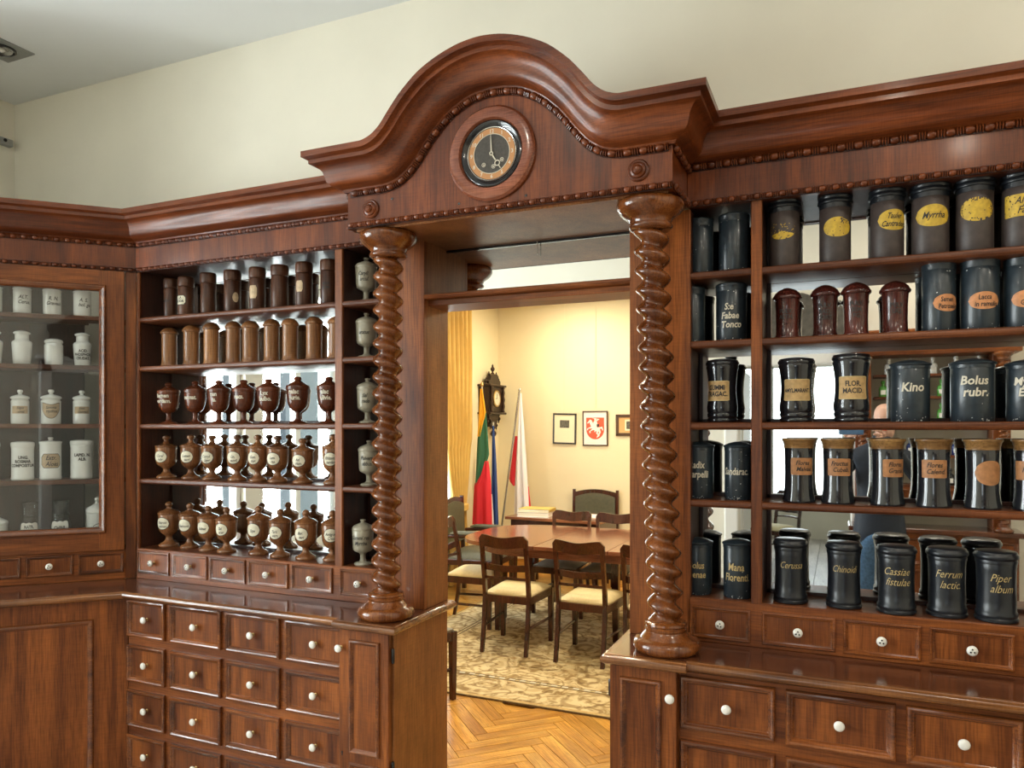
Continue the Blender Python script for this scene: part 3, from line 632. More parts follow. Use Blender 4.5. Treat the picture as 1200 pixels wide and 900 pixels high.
cab_door(t, -.703, -.482, 2.418, -.667, -.531, -.500, .833, -.706, 2.436)
# ------------------------------------------------------------ diagonal glazed corner cabinet (local x runs along its front, 0 at the right corner)
tD = thing('corner_cabinet', 'diagonal corner cabinet with glass door showing white porcelain jars', 'cabinet', (-3.197, D, 0), PI/4)
def dB(name, mat, *b, bev=.002): return M().box(*b, bev=bev).build(name, mat, tD, 30)
LW = -1.70
dB('stile', 'cabinet_wood_z', -.049, -.001, 0, .02, .955, 2.473)
dB('stile', 'cabinet_wood_z', LW, -1.115, 0, .02, .955, 2.473)
dB('frieze', 'pediment_wood_z', LW, 0, -.006, .02, 2.470, 2.606)
dB('back_panel', 'dark_stain_and_shade', LW, -.26, .232, .245, .955, 2.60); dB('side_panel', 'dark_stain_and_shade', -.052, -.035, .02, .12, .955, 2.473)
dB('side_panel', 'cabinet_wood_z', -1.14, -1.12, .02, .232, .955, 2.473)
for z in SH+(1.105,): dB('shelf', 'shelf_wood', -1.12, -.06-(.18 if z else 0)*0, .022, .15, z-.022, z); 
for z in SH+(1.105,): dB('shelf_back', 'shelf_wood', -1.12, -.24, .15, .23, z-.022, z)
dd = M().box(-1.112, -1.0, -.014, .008, 1.100, 2.466, bev=.002).build('door', 'cabinet_wood_z', tD, 30)
M().box(-.163, -.052, -.014, .008, 1.100, 2.466, bev=.002).build('door_stile', 'cabinet_wood_z', dd, 30); 
M().box(-1.0, -.163, -.013, .008, 2.375, 2.466).build('door_rail', 'cabinet_wood_x', dd, 0); M().box(-1.0, -.163, -.013, .008, 1.100, 1.205).build('door_rail', 'cabinet_wood_x', dd, 0)
cx, cz, w, h = (-1.03-.131)/2, (2.393+1.187)/2, 1.03-.131, 2.393-1.187
link('glazing_moulding', ring_mesh(w, h, [(0, -.013), (0, -.022), (.004, -.027), (.010, -.027), (.016, -.022), (.022, -.020), (.028, -.012), (.030, 0)], 'moulding', 'moulding_wood_x'), dd, (cx, 0, cz))
M().box(-1.01, -.155, -.004, -.001, 1.20, 2.38).build('glass_pane', 'cabinet_glass', dd, 0)
dB('drawer_rail', 'cabinet_wood_x', LW, -.049, 0, .02, .955, 1.098)
for i in range(6):
    a = -.055-.2175*i; drawer(tD, a-.0985, 0, 1.0385, .197, .099, UPP, KNOB3)
for zb_ in (2.599, 2.478): dB('bead_shade_strip', 'dark_stain_and_shade', LW, -.002, -.0085, 0, zb_-.011, zb_+.011, bev=0)  # groove shade behind the cabinet beads, put in as dark strips
m = M(); m.sweep([((LW, 0, 2.605), (0, -1, 0), UP), ((0, 0, 2.605), (-.4142, -1, 0), UP)], PROF, True); m.build('cornice', 'pediment_wood_x', tD, 35)
beads(tD, [(-1.3, -.014, 2.599), (-.006, -.014, 2.599)], .044, .0105, 'pediment_wood_x'); beads(tD, [(-1.3, -.012, 2.478), (-.006, -.012, 2.478)], .0405, .0095, 'pediment_wood_x')
dB('lower_front', 'cabinet_wood_z', LW, -.006, -.30, -.27, 0, .921)
M().box(-1.05, -.160, -.3015, -.29, .10, .82).build('lower_panel', 'cabinet_wood_z', tD, 0)
link('panel_moulding', ring_mesh(.92, .745, [(0, 0), (0, -.004), (.004, -.010), (.010, -.012), (.016, -.009), (.022, -.004), (.026, -.001)], 'moulding', 'moulding_wood_x'), tD, (-.146-.46, -.30, .835-.3725))
t = thing('counter_top', 'narrow wooden counter ledge of the diagonal corner cabinet', 'counter', (-3.197, D, 0), PI/4)
n = 4; poly = [(0, 0), (.010, -.316), (LW, -.315), (LW, 0)]
M().add([(x, y, .921) for x, y in poly]+[(x, y, .955) for x, y in poly], [tuple(range(n)), tuple(range(n, 2*n))]+[(i, (i+1) % n, n+(i+1) % n, n+i) for i in range(n)]).build('top_slab', 'counter_wood', t, 0)
m = M(); m.sweep([((LW, -.345, .955), (0, -1, 0), UP), ((-.022, -.345, .955), (0, -1, 0), UP)], NOS, True); m.build('edge_moulding', 'edge_wood', t, 35)
# ------------------------------------------------------------ jars
def rad(prof, z):                        # outer radius of a lathe profile at height z
    best = 0
    for (r0, z0), (r1, z1) in zip(prof, prof[1:]):
        if min(z0, z1)-1e-9 <= z <= max(z0, z1)+1e-9:
            t = 0 if abs(z1-z0) < 1e-9 else (z-z0)/(z1-z0); best = max(best, r0+(r1-r0)*t)
    return best
KINDS = {}
def kind(name, R, H, body, bmat, lid=None, lmat=None, seg=28, extra=()):
    parts = [('body', M().lathe(body, seg).mesh('jar_body', bmat, 45))]
    if lid: parts.append(('lid', M().lathe(lid, seg).mesh('jar_lid', lmat or bmat, 45)))
    for nm, me in extra: parts.append((nm, me))
    KINDS[name] = dict(R=R, H=H, parts=parts, prof=body)
kind('tin_wide', .058, .235, [(.050, 0), (.052, .003), (.052, .196), (.050, .198)], 'tin_brown',
     [(.0535, .188), (.0535, .203), (.0575, .205), (.0585, .210), (.0565, .216), (.055, .219), (.0575, .224), (.0575, .231), (.054, .235), (.050, .230), (.001, .230)], 'black_matt')
kind('tin_plain', .054, .205, [(.051, 0), (.0525, .003), (.0525, .178), (.051, .180)], 'tin_blue',
     [(.0535, .176), (.0535, .192), (.055, .194), (.055, .200), (.052, .203), (.030, .205), (.001, .2055)], 'tin_blue')
kind('tin_tall', .054, .218, [(.051, 0), (.0525, .003), (.0525, .200), (.051, .202)], 'tin_blue',
     [(.0535, .194), (.0535, .212), (.054, .216), (.051, .218), (.001, .216)], 'tin_blue')
kind('maroon_small', .047, .179, [(.041, 0), (.043, .004), (.041, .010), (.038, .014), (.037, .05), (.038, .10), (.0405, .140), (.042, .142)], 'jar_wood_maroon',
     [(.0435, .138), (.0475, .142), (.0475, .148), (.044, .152), (.040, .160), (.030, .169), (.016, .176), (.006, .179), (.001, .179)], 'jar_wood_maroon')
kind('black_waisted', .061, .228, [(.052, 0), (.055, .004), (.055, .012), (.051, .016), (.054, .021), (.055, .030), (.052, .034), (.055, .040), (.056, .055), (.052, .085), (.050, .120), (.052, .155), (.056, .185), (.057, .192)], 'black_lacquer',
     [(.0575, .190), (.059, .197), (.0575, .203), (.061, .207), (.061, .214), (.058, .217), (.056, .222), (.030, .227), (.001, .229)], 'black_lacquer')
kind('tin_dome', .062, .204, [(.055, 0), (.057, .003), (.057, .178), (.056, .180)], 'tin_blue',
     [(.0585, .172), (.0585, .182), (.0615, .184), (.0625, .188), (.061, .190), (.040, .198), (.015, .203), (.001, .204)], 'tin_blue')
kind('brass_lid', .055, .226, [(.052, 0), (.053, .003), (.0525, .010), (.049, .028), (.046, .055), (.0450, .10), (.0455, .15), (.047, .196), (.046, .198)], 'black_lacquer',
     [(.048, .192), (.048, .204), (.050, .206), (.0505, .214), (.054, .218), (.0555, .222), (.0545, .226), (.001, .227)], 'lid_wood_gold')
kind('black_ringed', .059, .220, [(.054, 0), (.0575, .003), (.0580, .010), (.0545, .014), (.0560, .019), (.0560, .026), (.0525, .031), (.0520, .06), (.0510, .11), (.0520, .160), (.0535, .180), (.052, .184)], 'black_matt',
     [(.0545, .178), (.0555, .186), (.0545, .190), (.058, .194), (.0595, .199), (.0585, .205), (.055, .209), (.054, .213), (.048, .216), (.001, .2165)], 'black_matt')
kind('dark_cylinder', .041, .203, [(.037, 0), (.0385, .003), (.0385, .150), (.037, .152)], 'jar_wood_dark', [(.0385, .1535), (.040, .155), (.0405, .160), (.0405, .192), (.039, .199), (.036, .203), (.001, .2035)], 'jar_wood_dark')
kind('gold_cylinder', .042, .200, [(.039, 0), (.0405, .003), (.0405, .009), (.037, .014), (.036, .03), (.0365, .16), (.038, .166)], 'jar_wood_light', [(.0385, .164), (.042, .167), (.042, .174), (.039, .178), (.036, .184), (.024, .195), (.010, .200), (.001, .2005)], 'jar_wood_light')
kind('goblet_dark', .053, .210, [(.040, 0), (.041, .004), (.036, .009), (.018, .014), (.012, .022), (.0115, .045), (.014, .053), (.024, .058), (.037, .070), (.0455, .090), (.0495, .115), (.0510, .140), (.0515, .156), (.050, .158)], 'goblet_wood_dark',
     [(.0525, .150), (.0540, .153), (.0540, .166), (.0525, .169), (.046, .172), (.036, .178), (.024, .185), (.017, .189), (.014, .193), (.0165, .196), (.018, .200), (.015, .206), (.008, .209), (.001, .2095)], 'goblet_wood_dark')
for nm, dz in (('goblet_label', 0), ('goblet_ball', 1)):
    kind(nm, .052, .222, [(.044, 0), (.046, .004), (.045, .011), (.037, .017), (.024, .024), (.016, .034), (.0145, .046), (.018, .053), (.030, .060), (.041, .072), (.0470, .088), (.0488, .105), (.0492, .135), (.0497, .160), (.048, .162)], 'goblet_wood',
         [(.050, .158), (.0525, .161), (.0525, .167), (.049, .170), (.040, .176), (.024, .182), (.013, .187), (.011, .194), (.016, .198), (.0175, .205), (.015, .213), (.008, .219), (.001, .2215)] if dz else
         [(.050, .158), (.0525, .161), (.0525, .167), (.048, .169), (.030, .176), (.018, .180), (.012, .188), (.0115, .198), (.018, .202), (.0195, .208), (.018, .215), (.010, .220), (.001, .2215)], 'goblet_wood')
kind('goblet_cream', .047, .196, [(.036, 0), (.0375, .004), (.035, .009), (.018, .013), (.012, .020), (.012, .042), (.016, .050), (.034, .058), (.041, .064), (.043, .075), (.0445, .11), (.046, .150), (.0445, .152)], 'cream_porcelain',
     [(.046, .148), (.0475, .151), (.0475, .158), (.044, .162), (.040, .167), (.022, .175), (.010, .180), (.008, .185), (.012, .189), (.011, .194), (.001, .196)], 'cream_porcelain')
kind('white_mug', .042, .130, [(.036, 0), (.0385, .003), (.0395, .02), (.0395, .10), (.041, .108), (.039, .114), (.041, .120), (.042, .124), (.040, .127), (.034, .124), (.033, .06), (.001, .05)], 'white_ceramic')
kind('white_bottle', .042, .168, [(.034, 0), (.036, .003), (.040, .06), (.0425, .100), (.0425, .106), (.039, .113), (.031, .118), (.029, .124), (.029, .146), (.030, .148)], 'white_ceramic', [(.033, .147), (.036, .151), (.036, .155), (.030, .160), (.010, .165), (.001, .166)], 'white_ceramic')
kind('white_pot', .042, .135, [(.036, 0), (.038, .004), (.040, .02), (.0405, .09), (.041, .096), (.037, .102), (.036, .108)], 'white_ceramic', [(.038, .107), (.0405, .110), (.0405, .118), (.036, .124), (.020, .129), (.001, .130)], 'white_ceramic')
kind('white_knob_pot', .043, .162, [(.038, 0), (.040, .004), (.0405, .03), (.0400, .10), (.0415, .106), (.037, .112), (.036, .118)], 'white_ceramic', [(.040, .117), (.043, .120), (.043, .125), (.038, .130), (.022, .136), (.010, .139), (.0075, .144), (.012, .149), (.0135, .155), (.010, .161), (.001, .162)], 'white_ceramic')
kind('white_drum', .051, .188, [(.046, 0), (.049, .003), (.049, .012), (.0475, .016), (.0475, .150), (.049, .154), (.049, .158), (.0475, .160)], 'white_ceramic', [(.049, .160), (.0505, .163), (.0505, .176), (.048, .182), (.030, .187), (.001, .188)], 'white_ceramic')
kind('white_drum_knob', .050, .198, [(.046, 0), (.049, .003), (.049, .012), (.0475, .016), (.0475, .162), (.049, .166), (.0475, .168)], 'white_ceramic', [(.049, .168), (.0505, .171), (.0505, .177), (.040, .180), (.012, .182), (.009, .186), (.013, .191), (.011, .197), (.001, .198)], 'white_ceramic')
kind('glass_jar', .047, .205, [(.044, 0), (.046, .004), (.046, .100), (.042, .118), (.036, .128), (.034, .134), (.034, .140)], 'bottle_glass', [(.034, .140), (.040, .144), (.040, .150), (.036, .154), (.034, .165), (.036, .195), (.039, .200), (.036, .204), (.001, .205)], 'bottle_glass')
kind('white_lid_jar', .050, .20, [(.044, 0), (.047, .004), (.048, .13), (.049, .136), (.046, .140)], 'white_ceramic', [(.049, .139), (.0505, .143), (.0505, .150), (.044, .158), (.020, .170), (.009, .175), (.008, .180), (.013, .186), (.012, .196), (.001, .200)], 'white_ceramic')
def curved(prof, pts, faces, zc, eps):
    out = []
    for x, y in pts:
        z = zc+y; r = rad(prof, z)+eps; a = -PI/2+x/max(rad(prof, zc), .02); out.append((r*math.cos(a), r*math.sin(a), z))
    return out, faces
def shape_pts(shape, w, h, nx=14, ny=6):
    pts = []; fs = []
    for i in range(nx+1):
        u = -1+2*i/nx
        if shape == 'oval': t = math.sqrt(max(0, 1-u*u)); lo, hi = -t, t
        elif shape == 'octagon': t = 1-max(0, abs(u)-.72)*1.7; lo, hi = -t, t
        elif shape == 'shield': hi = 1-.12*math.cos(u*PI*1.0)*(1 if abs(u) < .9 else 1); lo = -1+1.15*abs(u)**2.2
        elif shape == 'scallop': hi = .82+.18*abs(math.cos(u*PI*1.5)); lo = -1
        else: t = 1 if abs(u) < .97 else .93; lo, hi = -t, t
        for j in range(ny+1): pts.append((u*w/2, (lo+(hi-lo)*j/ny)*h/2))
    for i in range(nx):
        for j in range(ny): a = i*(ny+1)+j; fs.append((a, a+ny+1, a+ny+2, a+1))
    return pts, fs
def ragged(pts, fs, seed, keep):
    rnd = random.Random(seed); out = []
    for f in fs:
        cx = sum(pts[i][0] for i in f)/4; cy = sum(pts[i][1] for i in f)/4
        if keep(cx, cy, rnd): out.append(f)
    return out
def jar(kindname, x, y, z, R, h, label, cat, group, face=0.0, lab=None, text=None, chips=None):
    """lab: (shape, w, h, zc, material, border material or None, keep or None); text: (lines, size, ink, shear, bold, cond, zc, x offset)"""
    K = KINDS[kindname]; t = thing({'goblet_label': 'goblet_jar', 'goblet_ball': 'goblet_jar', 'goblet_dark': 'goblet_jar', 'goblet_cream': 'goblet_jar', 'glass_jar': 'glass_jar'}.get(kindname, 'apothecary_jar'), label, cat, (x, y, z), face, group)
    s = R/K['R']; t.scale = (s, s, h/K['H'])
    ob = {}
    for nm, me in K['parts']: ob[nm] = link(nm, me, t)
    host = t
    if lab:
        shape, w, hh, zc, mat, border, keep = lab
        pts, fs = shape_pts(shape, w, hh, *((34, 20) if keep else (14, 6)))
        if keep: fs = ragged(pts, fs, label, keep)
        v, f = curved(K['prof'], pts, fs, zc, .0009); me = M().add(v, f).mesh('label', mat, 60); host = link('label', me, t)
        if border:
            p2, f2 = shape_pts(shape, w+.005, hh+.005); v, f = curved(K['prof'], p2, f2, zc, .0005); link('label_border', M().add(v, f).mesh('label_border', border, 60), host)
    if text:
        lines, size, ink, shear, bold, cond, zc, xo = text; m = M(); n = len(lines)
        for i, ln in enumerate(lines):
            vs, fs = text_data(ln, size, shear, bold, cond); dy = ((n-1)/2-i)*size*.98-size*.33
            v, f = curved(K['prof'], [(px+xo+(.004*i if shear else 0), py+dy) for px, py in vs], fs, zc, .0016); m.add(v, f)
        link('lettering', m.mesh('lettering', ink, 60), host)
    if chips:
        m = M(); rnd = random.Random(label)
        for _ in range(chips):
            px = rnd.uniform(-.05, .05); pz = rnd.choice([rnd.gauss(.006, .004), rnd.uniform(.02, K['H']*.86), rnd.gauss(.006, .003), K['H']*.85])
            pz = min(max(pz, .003), K['H']*.86); w = rnd.uniform(.0008, .003); q = rnd.uniform(.0006, .002)
            v, f = curved(K['prof'], [(px-w, -q), (px+w, -q*.4), (px+w*.5, q), (px-w*.6, q*.8)], [(0, 1, 2, 3)], pz, .0009); m.add(v, f)
        stuff(link('paint_chips', m.mesh('paint_chips', 'silver_chip', 0), t))
    return t
def jx(x, dx=0): return x
YJ = D+.088
ORD = ['first', 'second', 'third', 'fourth', 'fifth', 'sixth', 'seventh', 'eighth', 'ninth']
# ---- right unit
g = 'brown tins with yellow labels'
SC_ = (.30, .0006, .8)
def yl(keep): return ('oval', .098, .066, .120, 'label_yellow', None, keep)
frag = lambda a: (lambda x, y, r: r.random() > a and not (abs(x) > .034 and r.random() < .5))
jar('tin_wide', -.177, YJ, 2.245, .055, .238, 'brown tin with only torn scraps of its yellow label left, top shelf', 'tin', g, -.10, ('oval', .098, .066, .126, 'label_yellow', None, lambda x, y, r: y < -.005-.25*abs(x) and r.random() > .12 or r.random() < .06))
jar('tin_wide', -.017, YJ, 2.245, .055, .233, 'brown tin with worn yellow oval label, nearly blank, chipped at upper right', 'tin', g, .18, yl(lambda x, y, r: not (x > .008 and y > .010 and r.random() < .45) and r.random() > .02))
jar('tin_wide', .140, YJ, 2.245, .056, .234, 'brown tin with yellow oval label lettered Tauler Cantradens.', 'tin', g, .38, ('oval', .104, .068, .125, 'label_yellow', None, None), (['Tauler', 'Cantradens.'], .026, 'ink', .4, .0004, .70, .125, 0))
jar('tin_wide', .264, YJ, 2.245, .060, .234, 'brown tin with yellow oval label lettered Myrrha', 'tin', g, .08, ('oval', .104, .070, .125, 'label_yellow', None, None), (['Myrrha'], .030, 'ink', .4, .0004, .72, .126, 0))
jar('tin_wide', .387, YJ, 2.245, .058, .236, 'brown tin with chipped blank yellow label, second from the right on top', 'tin', g, .02, ('oval', .100, .074, .130, 'label_yellow', None, lambda x, y, r: r.random() > .025+(.30 if abs(y) > .026 or abs(x) > .038 else 0)))
jar('tin_wide', .513, YJ, 2.245, .060, .234, 'brown tin with squarish yellow label lettered Alo, cut by the right edge', 'tin', g, -.25, ('rect', .090, .068, .130, 'label_yellow', None, lambda x, y, r: r.random() > .05), (['Alo.', 'Fas.'], .030, 'ink', .4, .0004, .75, .130, .004))
g = 'small maroon wooden jars'
for i, (x, h, tx) in enumerate(((-.168, .177, ['PULV.', 'ALTH.']), (-.048, .179, ['PULV.', 'RAD.', 'CORT.']), (.047, .181, ['PULV.', 'SEM.', 'FG.']), (.163, .176, ['PULV.', 'LIQ.']))):
    jar('maroon_small', x, YJ, 2.003, .047, h, ORD[i].capitalize()+' small maroon wooden jar from the left on the second shelf of the right unit', 'jar', g, .06*i-.05, None, (tx, .020, 'ink', 0, .0006, .85, .085, 0))
g = 'blue tins with orange labels'
for x, R, h, tx, lb, fc in ((.288, .050, .222, ['Semen', 'Petroselin'], 'blue grey tin with copper oval label lettered Semen Petroselin', .42), (.401, .055, .220, ['Lacca', 'in ramulis'], 'blue grey tin with copper oval label lettered Lacca in ramulis', .12), (.516, .053, .215, ['R.', 'Galang.'], 'blue grey tin with copper oval label lettered Galang. at the right edge', .05)):
    jar('tin_tall', x, YJ, 2.003, R, h, lb, 'tin', g, fc, ('oval', .090, .054, .088, 'label_orange', None, None), (tx, .0215, 'ink', .1, .0004, .74, .088, 0), 10)
g = 'waisted black jars with tan labels'
tan = ('rect', .088, .070, .112, 'label_tan', 'gold_ink', None)
jar('black_waisted', -.386, YJ, 1.718, .058, .226, 'waisted black jar with tan label lettered GUMMI TRAGAC.', 'jar', g, -.30, ('rect', .090, .066, .112, 'label_tan', 'gold_ink', None), (['GUMMI', 'TRAGAC.'], .0235, 'ink', 0, .0008, .82, .112, 0))
jar('black_waisted', -.139, YJ, 1.718, .060, .222, 'waisted black jar with tan label lettered AMYL. MARANT.', 'jar', g, .12, tan, (['AMYL.MARANT.'], .0185, 'ink', 0, .0007, .66, .110, 0))
jar('black_waisted', .033, YJ, 1.718, .061, .230, 'taller waisted black jar with tan label lettered FLOR. MACID.', 'jar', g, .10, tan, (['FLOR.', 'MACID.'], .0235, 'ink', 0, .0007, .80, .114, 0))
g = 'blue tins with white lettering'
for x, R, h, tx, lb, fc, sz in ((.207, .062, .202, ['Kino'], 'blue grey tin with white gothic lettering Kino', .05, .040), (.381, .066, .200, ['Bolus', 'rubr.'], 'blue grey tin with white gothic lettering Bolus rubr.', -.05, .038), (.528, .062, .192, ['Myrrh.', 'Elem.'], 'blue grey tin with white lettering cut by the right edge', -.1, .036)):
    jar('tin_dome', x, YJ, 1.718, R, h, lb, 'tin', g, fc, None, (tx, sz, 'cream_ink', .15, .0010, .86, .112, 0), 26)
g = 'black jars with brass coloured lids'
for i, (x, tx, fc, sh, nm) in enumerate(((-.130, ['Flores', 'Malvae'], .30, 'rect', 'kraft label lettered Flores Malvae'), (-.008, ['Fructus', 'Cubeb.'], .12, 'rect', 'kraft label lettered Fructus Cubeb.'), (.140, ['Flores', 'Granat.'], .50, 'rect', 'kraft label lettered Flores Granat.'), (.273, ['Flores', 'Calend.'], -.05, 'rect', 'kraft label lettered Flores Calend.'), (.407, None, .35, 'oval', 'blank brown oval label'), (.537, ['Fol.'], -.5, 'rect', 'kraft label at the right edge'))):
    jar('brass_lid', x, YJ-.012, 1.447, .0552, .216, 'black jar with gold brown lid and '+nm, 'jar', g, fc, (sh, .076 if sh == 'rect' else .088, .060 if sh == 'rect' else .080, .128 if sh == 'rect' else .118, 'label_copper', None, None), tx and (tx, .022, 'ink', .3, .0004, .8, .130, 0))
g = 'black ringed jars with gold script'
for x, yb, tx, fc, R in ((-.157, 2.738, ['Cerussa'], .08, .057), (.010, 2.734, ['Chinoidi'], .02, .057), (.165, 2.72, ['Cassiae', 'fistulae'], -.06, .060), (.309, 2.738, ['Ferrum', 'lactic.'], .0, .060), (.441, 2.729, ['Piper', 'album'], .05, .061)):
    jar('black_ringed', x, yb, 1.105, R, .219, 'black ringed jar with gold script '+' '.join(tx)+' on the bottom shelf', 'jar', g, fc, None, (tx, .034 if len(tx) == 2 else .032, 'gold_ink', .42, -.0002, .74, .132 if len(tx) == 1 else .122, 0))
g = 'plain blue tins in the narrow right bay'
jar('tin_plain', -.462, YJ, 2.245, .046, .203, 'plain blue grey tin beside the right pilaster on the top shelf, partly hidden', 'tin', g, 0, None, None, 14)
jar('tin_plain', -.346, YJ, 2.245, .054, .207, 'plain blue grey tin against the divider, top shelf of the narrow right bay', 'tin', g, 0, None, None, 10)
jar('tin_plain', -.492, YJ, 2.003, .046, .203, 'plain blue grey tin half behind the right pilaster on the second shelf', 'tin', g, 0, None, None, 8)
g = 'blue tins with white lettering'
jar('tin_plain', -.355, YJ, 2.003, .054, .205, 'blue grey tin lettered S:e Fabae Tonco in the narrow right bay', 'tin', g, -.15, None, (['S:e', 'Fabae', 'Tonco'], .032, 'cream_ink', .15, .0008, .82, .088, .006), 14)
jar('tin_dome', -.465, YJ, 1.447, .052, .204, 'blue grey tin lettered Radix Carpelli', 'tin', g, -.1, None, (['Radix', 'Carpelli'], .034, 'cream_ink', .1, .0008, .82, .104, .002), 22)
jar('tin_dome', -.331, YJ, 1.447, .051, .204, 'speckled blue grey tin lettered Sandarac beside the divider', 'tin', g, -.1, None, (['Sandarac.'], .034, 'cream_ink', .1, .0008, .82, .100, .002), 34)
jar('tin_dome', -.472, 2.75, 1.105, .054, .200, 'blue grey tin lettered Bolus benae, bottom shelf', 'tin', g, -.1, None, (['Bolus', 'benae'], .034, 'gold_ink', .1, .0006, .82, .092, .010), 16)
jar('tin_dome', -.331, 2.745, 1.105, .054, .205, 'blue grey tin lettered Mana Florenti. on the bottom shelf beside the divider', 'tin', g, -.1, None, (['Mana', 'Florenti.'], .036, 'gold_ink', .1, .0006, .82, .092, .004), 18)
# ---- left unit
g = 'dark wooden cylinder jars on the top left shelf'
wl_ = ('octagon', .056, .044, .082, 'label_paper', 'ink', None)
for i, (x, R, lab, tx, nm, fc) in enumerate(((-3.065, .034, None, ['MYRT'], 'faint dark lettering at the far left end', .1), (-2.961, .040, wl_, ['LA', 'SODA'], 'white octagonal label lettered LA SODA', .0), (-2.815, .0385, None, None, 'plain sides, third from the left', 0), (-2.662, .041, ('oval', .030, .046, .072, 'label_kraft', None, None), None, 'grey oval label on its right side', 1.15), (-2.510, .0395, ('octagon', .042, .060, .086, 'label_kraft', None, None), None, 'ornate cream crest label', .15), (-2.377, .0415, None, None, 'plain sides, third from the right', 0), (-2.237, .040, ('octagon', .036, .050, .092, 'label_kraft', None, None), None, 'small faded crest label, second from the right', .05), (-2.100, .039, None, ['NUX', 'VOM.'], 'dark lettering beside the divider', .3))):
    o = jar('dark_cylinder', x, YJ, 2.245, R, .196 if i < 2 else .204, 'dark brown cylinder jar with '+nm+', top left shelf', 'jar', g, fc, lab, tx and (tx, .018, 'ink', 0, .0006, .85, .085, 0))
g = 'golden wooden domed jars'
for i, (x, R, h) in enumerate(((-3.073, .042, .196), (-2.925, .043, .200), (-2.795, .041, .207), (-2.657, .038, .204), (-2.551, .042, .200), (-2.424, .040, .201), (-2.317, .041, .198), (-2.181, .041, .198), (-2.058, .040, .191))):
    jar('gold_cylinder', x, YJ, 2.003, R, h, ORD[i].capitalize()+' golden brown domed wooden jar from the left on the second shelf', 'jar', g, i*.7)
g = 'dark goblets with white lettering'
for i, (x, R, h, tx) in enumerate(((-3.078, .055, .207, ['Semen', 'cardam.']), (-2.900, .053, .211, ['sennat.']), (-2.747, .053, .211, ['nan', 'is.']), (-2.592, .053, .209, ['nacs.']), (-2.443, .054, .210, ['Lyx', 'bulbo.']), (-2.272, .053, .215, ['nalac', 'nurie.']), (-2.099, .053, .210, ['alac', 'ulivie.']))):
    jar('goblet_dark', x, YJ, 1.718, R, h, 'dark red brown goblet jar lettered '+' '.join(tx)+' in white', 'goblet', g, random.uniform(.14, .24), None, (tx, .027, 'cream_ink', .05, .0010, .86, .128, .004))
g = 'goblets with oval paper labels on the fourth shelf'
ov = lambda zc: ('oval', .066, .056, zc, 'label_paper', 'ink', None)
for i, (x, R, h, tx) in enumerate(((-3.094, .054, .215, ['Coral', 'rubr.']), (-2.929, .051, .219, ['Lumen', 'sacri']), (-2.791, .052, .217, ['Cetryl.', 'Siger']), (-2.632, .051, .220, ['Lin.', 'sacril.']), (-2.507, .048, .220, ['Gum.', 'myr.']), (-2.389, .052, .217, ['Lum.', 'ras.']), (-2.244, .052, .205, ['Ad.', 'rium.']), (-2.075, .050, .224, ['Rhizom.', 'bardan.']))):
    jar('goblet_label', x, YJ, 1.447, R, h, 'brown goblet jar with oval paper label lettered '+' '.join(tx)+', fourth shelf', 'goblet', g, .20+.12*(i in (1, 3, 7)), ov(.112), (tx, .0185, 'ink', .35, .0003, .80, .108, 0))
g = 'goblets with oval paper labels on the bottom shelf'
for i, (x, yb, R, h, tx) in enumerate(((-3.096, 2.77, .055, .225, ['Natron', 'tannac.']), (-2.949, 2.765, .053, .224, ['Natronit']), (-2.807, 2.745, .052, .219, ['Salinat']), (-2.689, 2.742, .052, .216, ['Sal.', 'acer']), (-2.508, 2.758, .053, .228, ['Styx']), (-2.366, 2.742, .052, .222, ['Tart.', 'vern.']), (-2.220, 2.744, .053, .224, ['Bor.', 'veri']), (-2.083, 2.758, .051, .226, ['Antigon.', 'Croci.']))):
    jar('goblet_ball', x, yb, 1.105, R, h, 'brown goblet jar with oval paper label lettered '+' '.join(tx)+', bottom shelf', 'goblet', g, .16+.30*(i == 7), ov(.116), (tx, .0185, 'ink', .35, .0003, .80, .112, 0))
g = 'cream goblet jars in the narrow left bay'
for i, (x, z, tx) in enumerate(((-1.900, 2.245, ['Caryll.', 'arcul.']), (-1.898, 2.003, ['uratus']), (-1.893, 1.718, ['Sal', 'Fado'] if 0 else ['Sal', 'rado']), (-1.885, 1.447, ['Pulvert', 'abbus.']), (-1.903, 1.105, ['Gummi res.', 'Myrrha.']))):
    jar('goblet_cream', x, YJ-(.02 if i == 4 else 0), z, .0475, .198, 'cream porcelain goblet jar lettered '+' '.join(tx)+' beside the twisted column', 'goblet', g, .22, None, (tx, .024, 'ink', .35, .0003, .75, .108, .004))
# ---- diagonal cabinet, white ware behind the glass (local frame rotated 45 degrees)
cs = math.sqrt(.5)
def dg(t, y): return (-3.197+(-t*cs-y*cs), D+(-t*cs+y*cs))
def dj(kind_, t, z, R, h, label, cat, g, **kw):
    x, y = dg(t, .098); jar(kind_, x, y, z, R, h, label, cat, g, PI/4+kw.pop('face', 0.0), **kw)
I = lambda lines, size, zc, sh=0, bd=.0005, cd=.8: (lines, size*1.12, 'ink', sh, bd, cd, zc, 0)
g = 'white ceramic cups on the top shelf'
for i, (t_, R, tx, nm) in enumerate(((.625, .040, None, 'white ceramic cup cut by the left edge, top shelf of corner cabinet'), (.505, .041, ['ALT.', 'Cerus.'], 'white ceramic cup lettered ALT. Cerus. on the top shelf'), (.380, .042, ['R. N.', 'Graveol.'], 'white ceramic cup lettered R. N. Graveol. on the top shelf'), (.251, .041, ['A. S.', 'hol. ge'], 'white ceramic cup lettered A. S. hol. ge on the top shelf'), (.128, .042, None, 'white ceramic cup half behind the door stile, top shelf'))):
    dj('white_mug', t_, 2.245, R, .130, nm, 'cup', g, face=.3, text=tx and I(tx, .022, .07, .3))
g = 'white ware on the second cabinet shelf'
